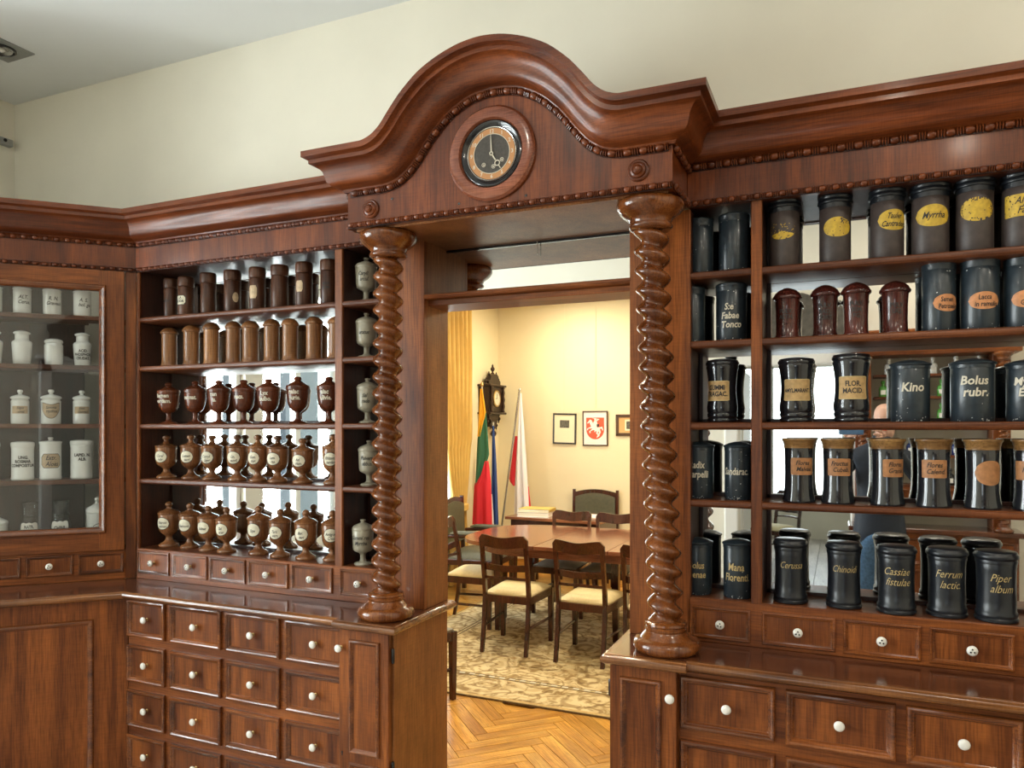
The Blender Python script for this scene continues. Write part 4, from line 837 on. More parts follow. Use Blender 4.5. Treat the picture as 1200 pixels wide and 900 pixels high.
dj('white_bottle', .628, 2.003, .043, .166, 'white bottle jar lettered A. at the left edge, second shelf', 'jar', g, face=.5, text=I(['A.'], .026, .05))
dj('white_bottle', .506, 2.003, .043, .168, 'plain white ceramic bottle jar with flared cap, second cabinet shelf', 'jar', g)
dj('white_pot', .373, 2.003, .042, .137, 'short white lidded pot without lettering on the second cabinet shelf', 'jar', g)
dj('white_bottle', .249, 2.003, .041, .170, 'white ceramic bottle jar lettered ACID. PHOSPHOR. CRUDAT.', 'jar', g, face=.2, text=I(['ACID.', 'PHOSPHOR.', 'CRUDAT.'], .0165, .055, 0, .0006, .8))
g = 'white knobbed pots on the third cabinet shelf'
dj('white_knob_pot', .640, 1.718, .040, .164, 'white knobbed pot cut by the left edge, third cabinet shelf', 'jar', g)
dj('white_knob_pot', .514, 1.718, .041, .165, 'white knobbed pot with kraft label lettered Sapo virid.', 'jar', g, face=.2, lab=('rect', .074, .036, .066, 'label_kraft', None, None), text=I(['Sapo', 'virid.'], .017, .066, .35, .0003))
dj('white_knob_pot', .384, 1.718, .046, .168, 'wide white knobbed pot with kraft shield label lettered Savona', 'jar', g, face=.15, lab=('shield', .072, .066, .060, 'label_kraft', 'ink', None), text=I(['Savona', 'Hydros.'], .0165, .068, .35, .0003))
dj('white_knob_pot', .253, 1.718, .041, .166, 'white knobbed pot with kraft label lettered Extr. Gentian.', 'jar', g, face=.2, lab=('rect', .074, .034, .066, 'label_kraft', None, None), text=I(['Extr.', 'Gentian.'], .016, .066, .35, .0003))
g = 'white drum jars on the fourth cabinet shelf'
dj('white_drum', .645, 1.447, .050, .188, 'white drum jar with shield outline at the left edge, fourth shelf', 'jar', g, face=.8, lab=('shield', .06, .07, .085, 'white_ceramic', 'ink', None))
dj('white_drum', .503, 1.447, .051, .188, 'white drum jar lettered UNG. ROSMAR. COMPOSITUM.', 'jar', g, face=.25, text=I(['UNG.', 'ROSMAR.', 'COMPOSITUM.'], .0175, .090, 0, .0009, .85))
dj('white_drum_knob', .386, 1.447, .049, .206, 'white knobbed drum jar with tan oval label lettered Extr. Aloes', 'jar', g, face=.2, lab=('octagon', .086, .062, .088, 'label_kraft', 'ink', None), text=I(['Extr.', 'Aloes'], .026, .088, .35, .0005))
dj('white_drum', .253, 1.447, .052, .194, 'white drum jar lettered LAPID. N. ALB.', 'jar', g, face=.2, text=I(['LAPID. N.', 'ALB.'], .0175, .105, 0, .0009, .85))
g = 'jars on the bottom cabinet shelf'
dj('white_lid_jar', .610, 1.105, .048, .190, 'white lidded jar at the left end of the bottom cabinet shelf', 'jar', g, face=.3, lab=('octagon', .06, .05, .07, 'white_ceramic', 'ink', None))
dj('glass_jar', .473, 1.105, .046, .236, 'clear stoppered glass jar with white label lettered NATR. PHOSPHOR.', 'jar', g, face=.1, lab=('scallop', .078, .056, .108, 'paper_white', 'ink', None) if 0 else ('scallop', .078, .050, .095, 'paper_white', 'ink', None), text=I(['NATR.', 'PHOSPHOR.'], .0165, .093, 0, .0006, .78))
dj('glass_jar', .344, 1.105, .047, .240, 'clear stoppered glass jar with white label lettered CHINI.', 'jar', g, face=.1, lab=('scallop', .078, .050, .095, 'paper_white', 'ink', None), text=I(['CHINI.'], .018, .092, 0, .0006, .85))
dj('white_lid_jar', .185, 1.105, .052, .250, 'tall white lidded jar behind the door stile, bottom cabinet shelf', 'jar', g, face=.3, lab=('oval', .06, .05, .07, 'white_ceramic', 'ink', None))
# ------------------------------------------------------------ meeting room furniture
m = M(); t = thing('area_rug', 'large beige patterned wool rug with brown border lines under the long table', 'rug', (-1.5, 5.7, 0), worldspace=True)
M().box(-3.2, .3, 4.235, 7.2, .0, .010, bev=.003).build('rug_field', 'rug_wool', t, 0)
def frame_strips(name, mat, x0, x1, y0, y1, w, z0, z1):
    m = M(); m.box(x0, x1, y0, y0+w, z0, z1); m.box(x0, x1, y1-w, y1, z0, z1); m.box(x0, x0+w, y0, y1, z0, z1); m.box(x1-w, x1, y0, y1, z0, z1); return m.build(name, mat, t, 0)
frame_strips('border_line', 'rug_stripe', -2.90, 0, 4.585, 6.9, .012, .010, .0115); frame_strips('border_line', 'rug_stripe', -2.865, -.035, 4.62, 6.865, .012, .010, .0115)
frame_strips('rug_edge', 'rug_edge', -3.2, .3, 4.235, 7.2, .035, .010, .0112); frame_strips('edge_line', 'rug_stripe', -3.202, .302, 4.231, 7.204, .007, .0, .0115)
dm = M().box(-.02, .02, -.009, .009, .0105, .0125).mesh('border_dash', 'label_paper', 0)
for i in range(34): link('border_dash', dm, t, (-2.84+i*.075+1.5, 4.609-5.7, 0))
def cushion(m, x0, x1, y0, y1, z0, h, n=8, mi=0):
    vs = []; fs = []
    for j in range(n+1):
        for i in range(n+1):
            u, v = -1+2*i/n, -1+2*j/n; e = (1-abs(u)**4)*(1-abs(v)**4)
            vs.append((x0+(x1-x0)*(u+1)/2, y0+(y1-y0)*(v+1)/2, z0+.012+h*e**.5))
    for j in range(n):
        for i in range(n): a = j*(n+1)+i; fs.append((a, a+1, a+n+2, a+n+1))
    k = len(vs); ring = [i for i in range(n+1)]+[j*(n+1)+n for j in range(1, n+1)]+[n*(n+1)+i for i in range(n-1, -1, -1)]+[j*(n+1) for j in range(n-1, 0, -1)]
    for i in ring: vs.append((vs[i][0], vs[i][1], z0))
    q = len(ring)
    for i in range(q): fs.append((ring[i], k+i, k+(i+1) % q, ring[(i+1) % q]))
    fs.append(tuple(range(k, k+q))); m.add(vs, fs, mi); return m
def make_chair(label, seatmat, loc, rz, grp=None):
    t = thing('dining_chair', label, 'chair', loc, rz, grp); w, wr, dp, sh = .45, .39, .44, .425
    for s in (-1, 1):
        M().bar((s*(w/2-.02), dp/2-.02, 0), (s*(w/2-.02), dp/2-.02, sh), .030, .030, .040, .040).build('leg', 'chair_wood', t, 0)
        m = M(); q = s*(wr/2-.018); vs = []
        st = [(-dp/2-.050, 0, .026), (-dp/2-.015, .2, .030), (-dp/2+.010, .42, .036), (-dp/2-.005, .55, .034), (-dp/2-.060, .84, .026)]
        for y, z, k in st: vs += [(q-.014, y-k/2, z), (q+.014, y-k/2, z), (q+.014, y+k/2, z), (q-.014, y+k/2, z)]
        m.add(vs, [(3, 2, 1, 0), (16, 17, 18, 19)]+[(j*4+i, j*4+(i+1) % 4, j*4+4+(i+1) % 4, j*4+4+i) for j in range(4) for i in range(4)]); m.build('leg', 'chair_wood', t, 0)
        M().bar((s*(w/2-.03), dp/2-.04, .20), (s*(wr/2-.02), -dp/2-.01, .20), .016, .022).build('stretcher', 'chair_wood', t, 0) if 0 else M().tube([(s*(w/2-.022), dp/2-.03, .19), (s*(wr/2-.018), -dp/2, .19)], .011, 6).build('stretcher', 'chair_wood', t, 40)
    m = M(); a, b = w/2-.002, wr/2-.002
    m.add([(-a, dp/2, sh-.055), (a, dp/2, sh-.055), (b, -dp/2-.005, sh-.055), (-b, -dp/2-.005, sh-.055), (-a, dp/2, sh), (a, dp/2, sh), (b, -dp/2-.005, sh), (-b, -dp/2-.005, sh)], [(0, 1, 2, 3), (4, 5, 6, 7), (0, 1, 5, 4), (1, 2, 6, 5), (2, 3, 7, 6), (3, 0, 4, 7)])
    m.build('seat_frame', 'chair_wood', t, 0)
    m = M(); cushion(m, -.205, .205, -dp/2+.02, dp/2-.012, sh, .038); m.v = [(x*(1-.10*(dp/2-y)/dp), y, z) for x, y, z in m.v]; m.build('seat', seatmat, t, 60)
    def rail(name, zt, zb, wave, yo, th=.020, top=False):
        n = 14; vs = []
        for i in range(n+1):
            u = -1+2*i/n; x = u*(wr/2-(0 if top else .02)); up = wave*(math.cos(u*PI*1.0)*.5+.5*abs(u)**2); y = yo-.028*(1-u*u)
            rnd_ = (.030*max(0, abs(u)-.86)/.14) if top else 0
            for zz in (zb+up*.8, zt+up-rnd_):
                yy = y-(zz-.55)*.19
                vs += [(x, yy-th/2, zz), (x, yy+th/2, zz)]
        fs = [(0, 1, 3, 2), (n*4, n*4+2, n*4+3, n*4+1)]
        for i in range(n):
            a = i*4; b = a+4; fs += [(a, b, b+2, a+2), (a+1, a+3, b+3, b+1), (a, a+1, b+1, b), (a+2, b+2, b+3, a+3)]
        M().add(vs, fs).build(name, 'chair_wood', t, 40)
    rail('top_rail', .888, .800, -.030, -dp/2-.002, .022, True); rail('back_slat', .665, .615, -.012, -dp/2+.002, .014); rail('back_slat', .568, .548, .010, -dp/2+.002, .012)
    return t
c1 = make_chair('dark wooden dining chair with cream seat, back turned, left of the front pair', 'seat_cream', (-2.302, 5.365, .012), .02, 'dining chairs round the long table')
def put_chair(src, loc, rz, label): return dup_tree(src, loc, rz, label)
c2 = make_chair('dining chair with grey seat on the far side of the table, left one', 'seat_grey', (-2.36, 6.55, .012), PI, 'grey seated chairs on the far side of the table')
put_chair(c1, (-1.695, 5.345, .012), -.03, 'dark wooden dining chair with cream seat, back turned, right of the front pair')
put_chair(c1, (-2.91, 5.86, .012), -PI/2+.10, 'dark wooden dining chair with cream seat at the left end of the table')
put_chair(c1, (-1.175, 5.29, .012), -.05, 'dark wooden dining chair mostly hidden behind the right pilaster')
put_chair(c2, (-2.475, 4.02, .002), -.30, 'dining chair mostly hidden behind the left counter end panel')
put_chair(c2, (-1.90, 6.52, .012), PI+.04, 'dining chair with grey seat on the far side of the table, right one')
# long table
t = thing('long_table', 'long dark dining table with rounded end and leaf seams on the rug', 'table', (-1.6, 6.05, .012), worldspace=True)
def sup(x0, x1, yc, hw, n=40, e=3.2, rad_=.75):
    pts = []
    for i in range(n+1):
        a = PI/2+PI*i/n; c, s = math.cos(a), math.sin(a)
        pts.append((x0+rad_+rad_*math.copysign(abs(c)**(2/e), c), yc+hw*math.copysign(abs(s)**(2/e), s)))
    return pts+[(x1, yc-hw), (x1, yc+hw)]
def slabxy(poly, z0, z1):
    n = len(poly); return M().add([(x, y, z0) for x, y in poly]+[(x, y, z1) for x, y in poly], [tuple(range(n)), tuple(range(n, 2*n))]+[(i, (i+1) % n, n+(i+1) % n, n+i) for i in range(n)])
hw = .63; yc = 6.06
slabxy(sup(-2.97, -2.203, yc, hw), .742, .772).build('table_leaf', 'table_wood', t, 0)
for x0, x1 in ((-2.200, -1.602), (-1.599, -1.0), (-.997, -.30)): M().box(x0, x1, yc-hw, yc+hw, .742, .772, bev=.004).build('table_leaf', 'table_wood', t, 0)
slabxy(sup(-2.82, -.40, yc, hw-.10), .665, .742).build('apron', 'table_wood', t, 0)
for x, y in ((-2.62, 5.70), (-2.62, 6.42), (-1.62, 5.74), (-1.62, 6.38), (-.55, 5.70), (-.55, 6.42)): M().bar((x, y, .012), (x, y, .67), .040, .040, .062, .062).build('leg', 'chair_wood', t, 0)
# writing desk with books and papers, armchair behind it
rzd = -.06
t = thing('writing_desk', 'polished wooden writing desk against the far wall, books on it', 'desk', (-2.69, 7.52, 0), rzd)
M().box(-.53, .53, -.34, .34, .735, .765, bev=.004).build('desk_top', 'table_wood', t, 30)
M().box(-.48, .48, -.30, .30, .62, .735, bev=.003).build('apron', 'chair_wood', t, 30)
for sx in (-1, 1):
    for sy in (-1, 1): M().bar((sx*.45, sy*.27, 0), (sx*.45, sy*.27, .62), .035, .035, .06, .06).build('leg', 'chair_wood', t, 0)
def book(name, label, x, y, z, w, d, h, rz, cov, grp):
    t = thing(name, label, 'book', (x, y, z), rz, grp); m = M(); m.box(-w/2, w/2, -d/2, d/2, 0, .004); m.box(-w/2, w/2, -d/2, d/2, h-.004, h); m.box(w/2-.004, w/2, -d/2, d/2, .004, h-.004); m.build('cover', cov, t, 0)
    M().box(-w/2+.006, w/2-.004, -d/2+.006, d/2-.006, .004, h-.004).build('pages', 'book_pages', t, 0)
book('thick_book', 'thick pale book lying at the left end of the writing desk, lower of two', -2.96, 7.40, .765, .34, .26, .052, .1, 'paper_white', 'books on the desk')
book('thick_book', 'yellow covered book lying on top of the pale book on the desk', -2.95, 7.41, .817, .34, .25, .030, .06, 'book_cover', 'books on the desk')
tag(M().box(-.13, .13, -.09, .09, 0, .008, bev=.002).build('desk_folder', 'etching', None, 30), 'flat dark folder lying on the middle of the writing desk', 'folder').location = (-2.60, 7.40, .765)
o = tag(M().box(-.17, .17, -.13, .13, 0, .010, bev=.002).build('paper_stack', 'paper_white', None, 30), 'white papers lying at the right end of the writing desk', 'papers'); o.location = (-2.33, 7.55, .765); o.rotation_euler = (0, 0, -.1)
def armchair(label, loc, rz, grp):
    t = thing('armchair', label, 'armchair', loc, rz, grp)
    for s in (-1, 1):
        M().bar((s*.27, .25, 0), (s*.27, .25, .62), .035, .035, .04, .04).build('leg', 'chair_wood', t, 0); M().bar((s*.26, -.27, 0), (s*.26, -.30, .98), .035, .04, .03, .035).build('leg', 'chair_wood', t, 0)
        M().tube([(s*.27, -.26, .62), (s*.275, 0, .635), (s*.275, .27, .63), (s*.27, .33, .605), (s*.27, .335, .57)], [.018, .02, .022, .020, .014], 8).build('armrest', 'chair_wood', t, 50)
        cushion(M(), s*.275-.026, s*.275+.026, -.20, .20, .648, .022).build('arm_pad', 'olive_leather', t, 60)
    M().box(-.28, .28, -.28, .28, .34, .40, bev=.006).build('seat_frame', 'chair_wood', t, 30); cushion(M(), -.27, .27, -.26, .27, .40, .07).build('seat', 'olive_leather', t, 60)
    n = 16; arc = [(-.275+.55*i/n, .94+.045*(1-((2*i/n-1)**2))) for i in range(n+1)]
    m = M(); m.prism([(-.275, .50)]+arc+[(.275, .50)]+[(.235, .50)]+[(x*.86, z-.045) for x, z in reversed(arc)]+[(-.235, .50)], -.325, -.285); m.build('back_frame', 'chair_wood', t, 0)
    m = M(); m.prism([(-.24, .52)]+[(x*.86, z-.043) for x, z in arc]+[(.24, .52)], -.318, -.262); m.build('back_pad', 'olive_leather', t, 0); return t
armchair('olive upholstered armchair behind the writing desk at the far wall', (-2.60, 8.12, 0), PI, 'olive armchairs').scale = (1, .80, 1)
armchair('olive upholstered armchair by the gold curtain, partly behind the left jamb', (-3.36, 6.86, 0), -PI/2+.1, 'olive armchairs')
# pictures on the far wall
def picture(name, label, x0, x1, z0, z1, fw, fm, mm, art, tilt=0):
    t = thing(name, label, 'picture', ((x0+x1)/2, 8.385, (z0+z1)/2), group='framed pictures on the far wall'); w, h = x1-x0, z1-z0; t.rotation_euler = (.03, tilt, 0)
    m = M(); m.box(-w/2, w/2, -.012, .010, h/2-fw, h/2, bev=.003); m.box(-w/2, w/2, -.012, .010, -h/2, -h/2+fw, bev=.003); m.box(-w/2, -w/2+fw, -.012, .010, -h/2, h/2, bev=.003); m.box(w/2-fw, w/2, -.012, .010, -h/2, h/2, bev=.003); m.build('frame', fm, t, 30)
    b = M().box(-w/2+fw, w/2-fw, -.002, .004, -h/2+fw, h/2-fw).build('picture_mat', mm, t, 0); art(b, w, h); return t
def art1(b, w, h): M().box(-.058, .058, -.004, -.002, .01, .10).build('print', 'etching', b, 0)
def art3(b, w, h): M().box(-.085, .085, -.0035, -.002, -.062, .062).build('inner_mat', 'picture_mat', b, 0); M().box(-.068, .068, -.005, -.0035, -.045, .045).build('print', 'etching', b, 0)
def art2(b, w, h):
    n = 12; pts = [(-.108, .125), (.108, .125)]+[(.108*math.cos(PI*i/n*1.0), -.012-.115*math.sin(PI*i/n)) for i in range(n+1)]
    M().prism([(x, z) for x, z in pts], -.004, -.002).build('shield', 'shield_red', b, 0)
    def pol(*p): return list(p)
    m = M()
    pieces = [pol((-.055, .035), (-.02, .055), (.03, .01), (.055, .015), (.06, -.02), (.02, -.035), (-.03, -.015)),          # horse body
              pol((-.055, .035), (-.075, .085), (-.062, .105), (-.045, .098), (-.02, .055)),                                    # neck
              pol((-.062, .105), (-.045, .098), (-.085, .055), (-.097, .062)),                                                    # head
              pol((-.05, .02), (-.095, .0), (-.100, -.022), (-.088, -.020), (-.082, -.004), (-.035, .0)),                        # foreleg
              pol((-.035, -.005), (-.072, -.035), (-.066, -.058), (-.055, -.052), (-.058, -.034), (-.015, -.015)),               # foreleg 2
              pol((.05, -.005), (.03, -.055), (.055, -.085), (.045, -.092), (.012, -.056), (.02, -.03)),                          # hind leg
              pol((.055, .0), (.068, -.045), (.04, -.098), (.015, -.11), (.02, -.098), (.046, -.048), (.035, -.02)),             # hind leg 2
              pol((.055, .012), (.085, .02), (.098, -.015), (.088, -.03), (.083, -.004), (.062, -.004)),                          # tail
              pol((-.02, .05), (.005, .03), (.03, .045), (.022, .085), (-.005, .09), (-.02, .072)),                               # rider body
              pol((-.008, .092), (.012, .09), (.016, .112), (.002, .120), (-.010, .110)),                                          # rider head
              pol((.02, .085), (.048, .102), (.05, .11), (.012, .096)), pol((.05, .100), (-.035, .118), (-.036, .123), (.052, .108)),  # arm, sword
              pol((.0, .035), (.02, .035), (.012, -.03), (-.006, -.045), (-.012, -.036), (.0, -.02))]                             # rider leg
    for p in pieces: m.prism(p, -.006, -.004)
    stuff(m.build('knight_emblem', 'paper_white', b, 0)); M().prism([(.022, .05), (.05, .05), (.05, .028), (.036, .01), (.022, .028)], -.0075, -.006).build('rider_shield', 'picture_frame_black', b, 0)
    M().box(-.10, .0, -.003, -.002, -.165, -.162).build('caption_line', 'picture_mat', b, 0)
picture('framed_picture', 'black framed small etching on wide cream mat, left of the crest', -3.135, -2.845, 1.505, 1.868, .018, 'picture_frame_black', 'picture_mat', art1, .025)
picture('framed_picture', 'framed red shield crest with white mounted knight', -2.765, -2.46, 1.487, 1.893, .014, 'picture_frame_brown', 'paper_white', art2)
picture('framed_picture', 'dark framed small picture with orange mat, cut by the right column', -2.365, -1.98, 1.605, 1.85, .034, 'picture_frame_brown', 'picture_mat_orange', art3)
for nm, x in (('left', -2.99), ('right', -2.61)):
    tag(M().tube([(x, 8.38, 1.87), (x, 8.392, 3.18)], .0022, 5).build('hanging_wire', 'picture_mat', None, 0), 'thin wire hanging the '+('etching' if nm == 'left' else 'knight crest')+' picture from the ceiling', 'wire')
# ornate wall clock on the left wall of the meeting room (front faces +x)
t = thing('ornate_wall_clock', 'dark carved wall clock with finials in the far corner above the flags', 'clock', (-3.858, 8.04, 1.88), PI/2)
w2 = .20
M().box(-w2, w2, -.14, 0, .0, .30, bev=.004).build('case', 'wall_clock_wood', t, 30)
M().box(-w2-.03, w2+.03, -.17, 0, .30, .325, bev=.006).build('cornice_board', 'wall_clock_wood', t, 30); M().box(-w2-.03, w2+.03, -.17, 0, -.025, 0, bev=.006).build('base_board', 'wall_clock_wood', t, 30)
m = M(); m.prism([(-.16, .325), (-.16, .36), (-.12, .375), (-.10, .43), (-.05, .45), (.05, .45), (.10, .43), (.12, .375), (.16, .36), (.16, .325)], -.12, -.06); m.build('crest', 'wall_clock_wood', t, 0)
fin = [(.012, 0), (.022, .006), (.010, .016), (.008, .026), (.020, .040), (.024, .052), (.018, .066), (.008, .076), (.011, .084), (.004, .10), (.001, .106)]
fm_ = M().lathe(fin, 10).mesh('finial', 'wall_clock_wood', 50)
for x, z, s in ((0, .45, 1.15), (-.10, .40, .8), (.10, .40, .8), (-.18, .325, .8), (.18, .325, .8)): o = link('finial', fm_, t, (x, -.09, z)); o.scale = (s, s, s)
for x in (-.165, .165): M().lathe([(.016, 0), (.020, .01), (.012, .03), (.019, .07), (.012, .11), (.021, .15), (.012, .19), (.019, .23), (.012, .27), (.020, .29), (.016, .30)], 10, (x, -.155, 0)).build('colonnette', 'wall_clock_wood', t, 50)
d = M().lathe([(.10, .14), (.10, .150), (.085, .156), (.080, .152)], 28, (0, 0, .16), '-y', cap=False).build('dial_bezel', 'brass', t, 40); M().lathe([(.084, .14), (.084, .148), (.0005, .1485)], 28, (0, 0, .16), '-y').build('dial', 'label_paper', t, 0)
m = M(); m.box(-.003, .003, -.151, -.149, .16, .22); m.box(-.045, 0, -.151, -.149, .157, .163); m.build('hands', 'ink', t, 0)
m = M(); m.prism([(-.15, -.025), (-.13, -.07), (-.09, -.10), (-.05, -.17), (.05, -.17), (.09, -.10), (.13, -.07), (.15, -.025)], -.11, -.02); m.build('bracket', 'wall_clock_wood', t, 0)
for x, z, s in ((0, -.17, 1.6), (-.15, -.025, 1.0), (.15, -.025, 1.0), (-.08, -.11, .9), (.08, -.11, .9)): o = link('pendant', fm_, t, (x, -.10, z)); o.scale = (s, s, s); o.rotation_euler = (PI, 0, 0)
# flags
def sheet(m, rows, thick=.006, mi=0):
    """rows: list of lists of points (same length); gives the cloth a thickness along the sheet normal"""
    R_, C_ = len(rows), len(rows[0]); P = [[Vector(p) for p in r] for r in rows]; vs = []
    for sgn in (-1, 1):
        for j in range(R_):
            for i in range(C_):
                a = P[j][min(i+1, C_-1)]-P[j][max(i-1, 0)]; b = P[min(j+1, R_-1)][i]-P[max(j-1, 0)][i]; nn = a.cross(b); nn = nn.normalized() if nn.length > 1e-9 else Vector((0, 1, 0))
                vs.append(P[j][i]+nn*(sgn*thick/2))
    N_ = R_*C_; fs = []
    for j in range(R_-1):
        for i in range(C_-1): a = j*C_+i; fs += [(a, a+1, a+C_+1, a+C_), (N_+a, N_+a+C_, N_+a+C_+1, N_+a+1)]
    for j in range(R_-1):
        for i in (0, C_-1): a = j*C_+i; fs.append((a, a+C_, N_+a+C_, N_+a))
    for i in range(C_-1):
        for j in (0, R_-1): a = j*C_+i; fs.append((a, a+1, N_+a+1, N_+a))
    m.add(vs, fs, mi); return m
def drape(zt, zb, lf, rf, y, amp, folds, rows=14, cols=22, ph=0):
    out = []
    for j in range(rows+1):
        z = zt+(zb-zt)*j/rows; l, r = lf(z), rf(z)
        out.append([(l+(r-l)*i/cols, y+amp*math.sin(folds*2*PI*i/cols+ph+z*1.5)*(.35+.65*j/rows), z) for i in range(cols+1)])
    return out
Lf = lambda *k: (lambda z: interp(sorted(k), z))
t = thing('lithuanian_flag', 'yellow green red striped flag hanging on a pole by the curtain', 'flag', (-3.62, 7.52, 0), worldspace=True); yf = 7.5
le = Lf((2.13, -3.665), (1.60, -3.70), (1.07, -3.735), (.60, -3.765)); re = Lf((2.13, -3.635), (1.72, -3.585), (1.60, -3.58), (1.25, -3.545), (.6, -3.515))
mid = lambda z: le(z)+(re(z)-le(z))*.56
sheet(M(), drape(2.13, 1.60, le, Lf((2.13, -3.64), (1.86, -3.595), (1.60, -3.665)), yf, .014, 1.5)).build('yellow_stripe', 'flag_yellow', t, 60)
sheet(M(), drape(1.86, 1.06, Lf((1.86, -3.60), (1.60, -3.70), (1.07, -3.735)), Lf((1.86, -3.593), (1.4, -3.55), (1.25, -3.60), (1.07, -3.66)), yf, .020, 1.5)).build('green_stripe', 'flag_green', t, 60)
sheet(M(), drape(1.33, .62, Lf((1.33, -3.60), (1.15, -3.66), (1.07, -3.735), (.60, -3.765)), Lf((1.33, -3.56), (1.1, -3.53), (.62, -3.52)), yf-.02, .022, 2)).build('red_stripe', 'flag_red', t, 60)
M().tube([(-3.66, 7.53, 2.16), (-3.60, 7.60, .02)], .012, 8).build('flagpole', 'steel', t, 40); M().lathe([(.004, 0), (.016, .01), (.02, .03), (.012, .05), (.001, .065)], 10, (-3.66, 7.53, 2.15)).build('pole_finial', 'brass', t, 50)
t = thing('blue_flag', 'dark blue flag hanging just behind the striped flag', 'flag', (-3.55, 7.68, 0), worldspace=True)
sheet(M(), drape(1.72, .50, Lf((1.72, -3.60), (.5, -3.63)), Lf((1.72, -3.585), (1.25, -3.555), (.5, -3.53)), 7.68, .02, 2)).build('cloth', 'flag_blue', t, 60); M().tube([(-3.60, 7.70, 1.76), (-3.585, 7.72, .02)], .011, 8).build('flagpole', 'steel', t, 40)
sheet(M(), drape(.95, .50, Lf((.95, -3.60), (.5, -3.605)), Lf((.95, -3.595), (.5, -3.568)), 7.655, .008, 1)).build('white_edge', 'flag_white', t, 60)
t = thing('polish_flag', 'white and red flag on a slanted steel pole before the far wall', 'flag', (-3.5, 8.0, 0), worldspace=True); yf = 8.0
sheet(M(), drape(2.10, .50, Lf((2.10, -3.395), (1.60, -3.43), (1.0, -3.47), (.5, -3.485)), Lf((2.10, -3.385), (1.6, -3.345), (1.0, -3.305), (.5, -3.285)), yf, .022, 2)).build('white_stripe', 'flag_white', t, 60)
sheet(M(), drape(1.60, 1.02, Lf((1.60, -3.475), (1.08, -3.555), (1.02, -3.50)), Lf((1.60, -3.42), (1.02, -3.475)), yf+.03, .012, 1)).build('red_stripe', 'flag_red', t, 60)
sheet(M(), drape(1.02, .50, Lf((1.02, -3.325), (.72, -3.34), (.5, -3.35)), Lf((1.02, -3.305), (.72, -3.27), (.5, -3.26)), yf+.03, .010, 1)).build('red_fold', 'flag_red', t, 60)
M().tube([(-3.392, yf-.03, 2.13), (-3.655, yf-.03, .30), (-3.69, yf-.03, .02)], .0135, 8).build('flagpole', 'steel', t, 40); M().lathe([(.014, 0), (.016, .02), (.010, .03), (.001, .035)], 10, (-3.392, yf-.03, 2.12)).build('pole_finial', 'steel', t, 50)
# gold curtain by the meeting room window
t = thing('gold_curtain', 'long gold curtain tied back low beside the meeting room window', 'curtain', (-3.74, 7.1, 0), worldspace=True)
def crow(y0, y1, z, amp, n=64, folds=7): return [(-3.772+amp*math.sin(folds*2*PI*i/n+.6*math.sin(z*1.3)), y0+(y1-y0)*i/n, z) for i in range(n+1)]
ya = Lf((3.12, 6.78), (2.6, 6.79), (1.8, 6.86), (1.2, 6.96), (.86, 7.06), (.80, 7.06), (.5, 7.02), (.05, 6.98)); yb_ = Lf((3.12, 7.47), (2.4, 7.50), (1.6, 7.47), (1.0, 7.38), (.86, 7.34), (.80, 7.34), (.5, 7.38), (.05, 7.42))
zs = [3.12-(3.12-.03)*j/30 for j in range(31)]
sheet(M(), [crow(ya(z), yb_(z), z, .045*(1 if z > 1.5 else .6 if z > .95 else .75)) for z in zs], .005).build('cloth', 'curtain_gold', t, 70)
m = M(); m.lathe([(.072, -.035), (.080, -.03), (.080, .03), (.072, .035)], 20, (-3.76, 7.20, .84), 'z', 0, True, .95, 1.75); m.build('tieback', 'curtain_gold', t, 50)
M().tube([(-3.76, 5.5, 3.13), (-3.76, 7.95, 3.13)], .014, 8).build('curtain_rod', 'brass', t, 40)
t2 = thing('sheer_curtain', 'thin white sheer curtain hanging inside the meeting room window', 'curtain', (-3.82, 6.5, 0), worldspace=True)
sheet(M(), [[(-3.845+.006*math.sin(i*1.15), 5.6+1.6*i/60, z) for i in range(61)] for z in (3.1, 2.3, 1.5, .8, .1)], .002).build('cloth', 'sheer_cloth', t2, 70)
# ------------------------------------------------------------ ceiling fixtures
def downlight(label, x, y, rz, lit, z=3.6, col=(1.0, .90, .74)):
    t = thing('recessed_downlight', label, 'ceiling light', (x, y, z), rz, 'recessed ceiling lights')
    m = M(); a, b = .105, .072
    vs = []; n = 32
    for i in range(n):
        q = 2*PI*i/n+PI/4; sq = a/max(abs(math.cos(q)), abs(math.sin(q))); vs += [(sq*math.cos(q), sq*math.sin(q), -.006), (b*math.cos(q), b*math.sin(q), -.006), (sq*math.cos(q), sq*math.sin(q), 0), (b*math.cos(q), b*math.sin(q), -.001)]
    fs = []
    for i in range(n): p, q = i*4, ((i+1) % n)*4; fs += [(p, p+1, q+1, q), (p, q, q+2, p+2), (p+1, p+3, q+3, q+1)]
    m.add(vs, fs).build('trim_plate', 'aluminium', t, 0)
    M().lathe([(.070, -.002), (.070, -.010), (.062, -.013), (.058, -.006)], 28, cap=False).build('gimbal_ring', 'black_paint', t, 40)
    M().lathe([(.058, -.006), (.052, -.011), (.046, -.006), (.035, -.003), (.030, -.007), (.022, -.002), (.001, -.002)], 28, cap=False).build('lamp_reflector', 'steel', t, 40)
    M().lathe([(.020, -.003), (.022, -.010), (.012, -.016), (.001, -.017)], 16, cap=False).build('bulb', 'porcelain', t, 50)
    if lit:
        l = bpy.data.lights.new('added_downlight_lamp', 'AREA'); l.shape = 'DISK'; l.size = .11; l.energy = lit; l.color = col
        o = bpy.data.objects.new('added_downlight_lamp', l); COL.objects.link(o); o.parent = t; o.location = (0, 0, -.022)
downlight('square recessed downlight in the ceiling at the top left corner', -3.857, 2.42, 0, 0)
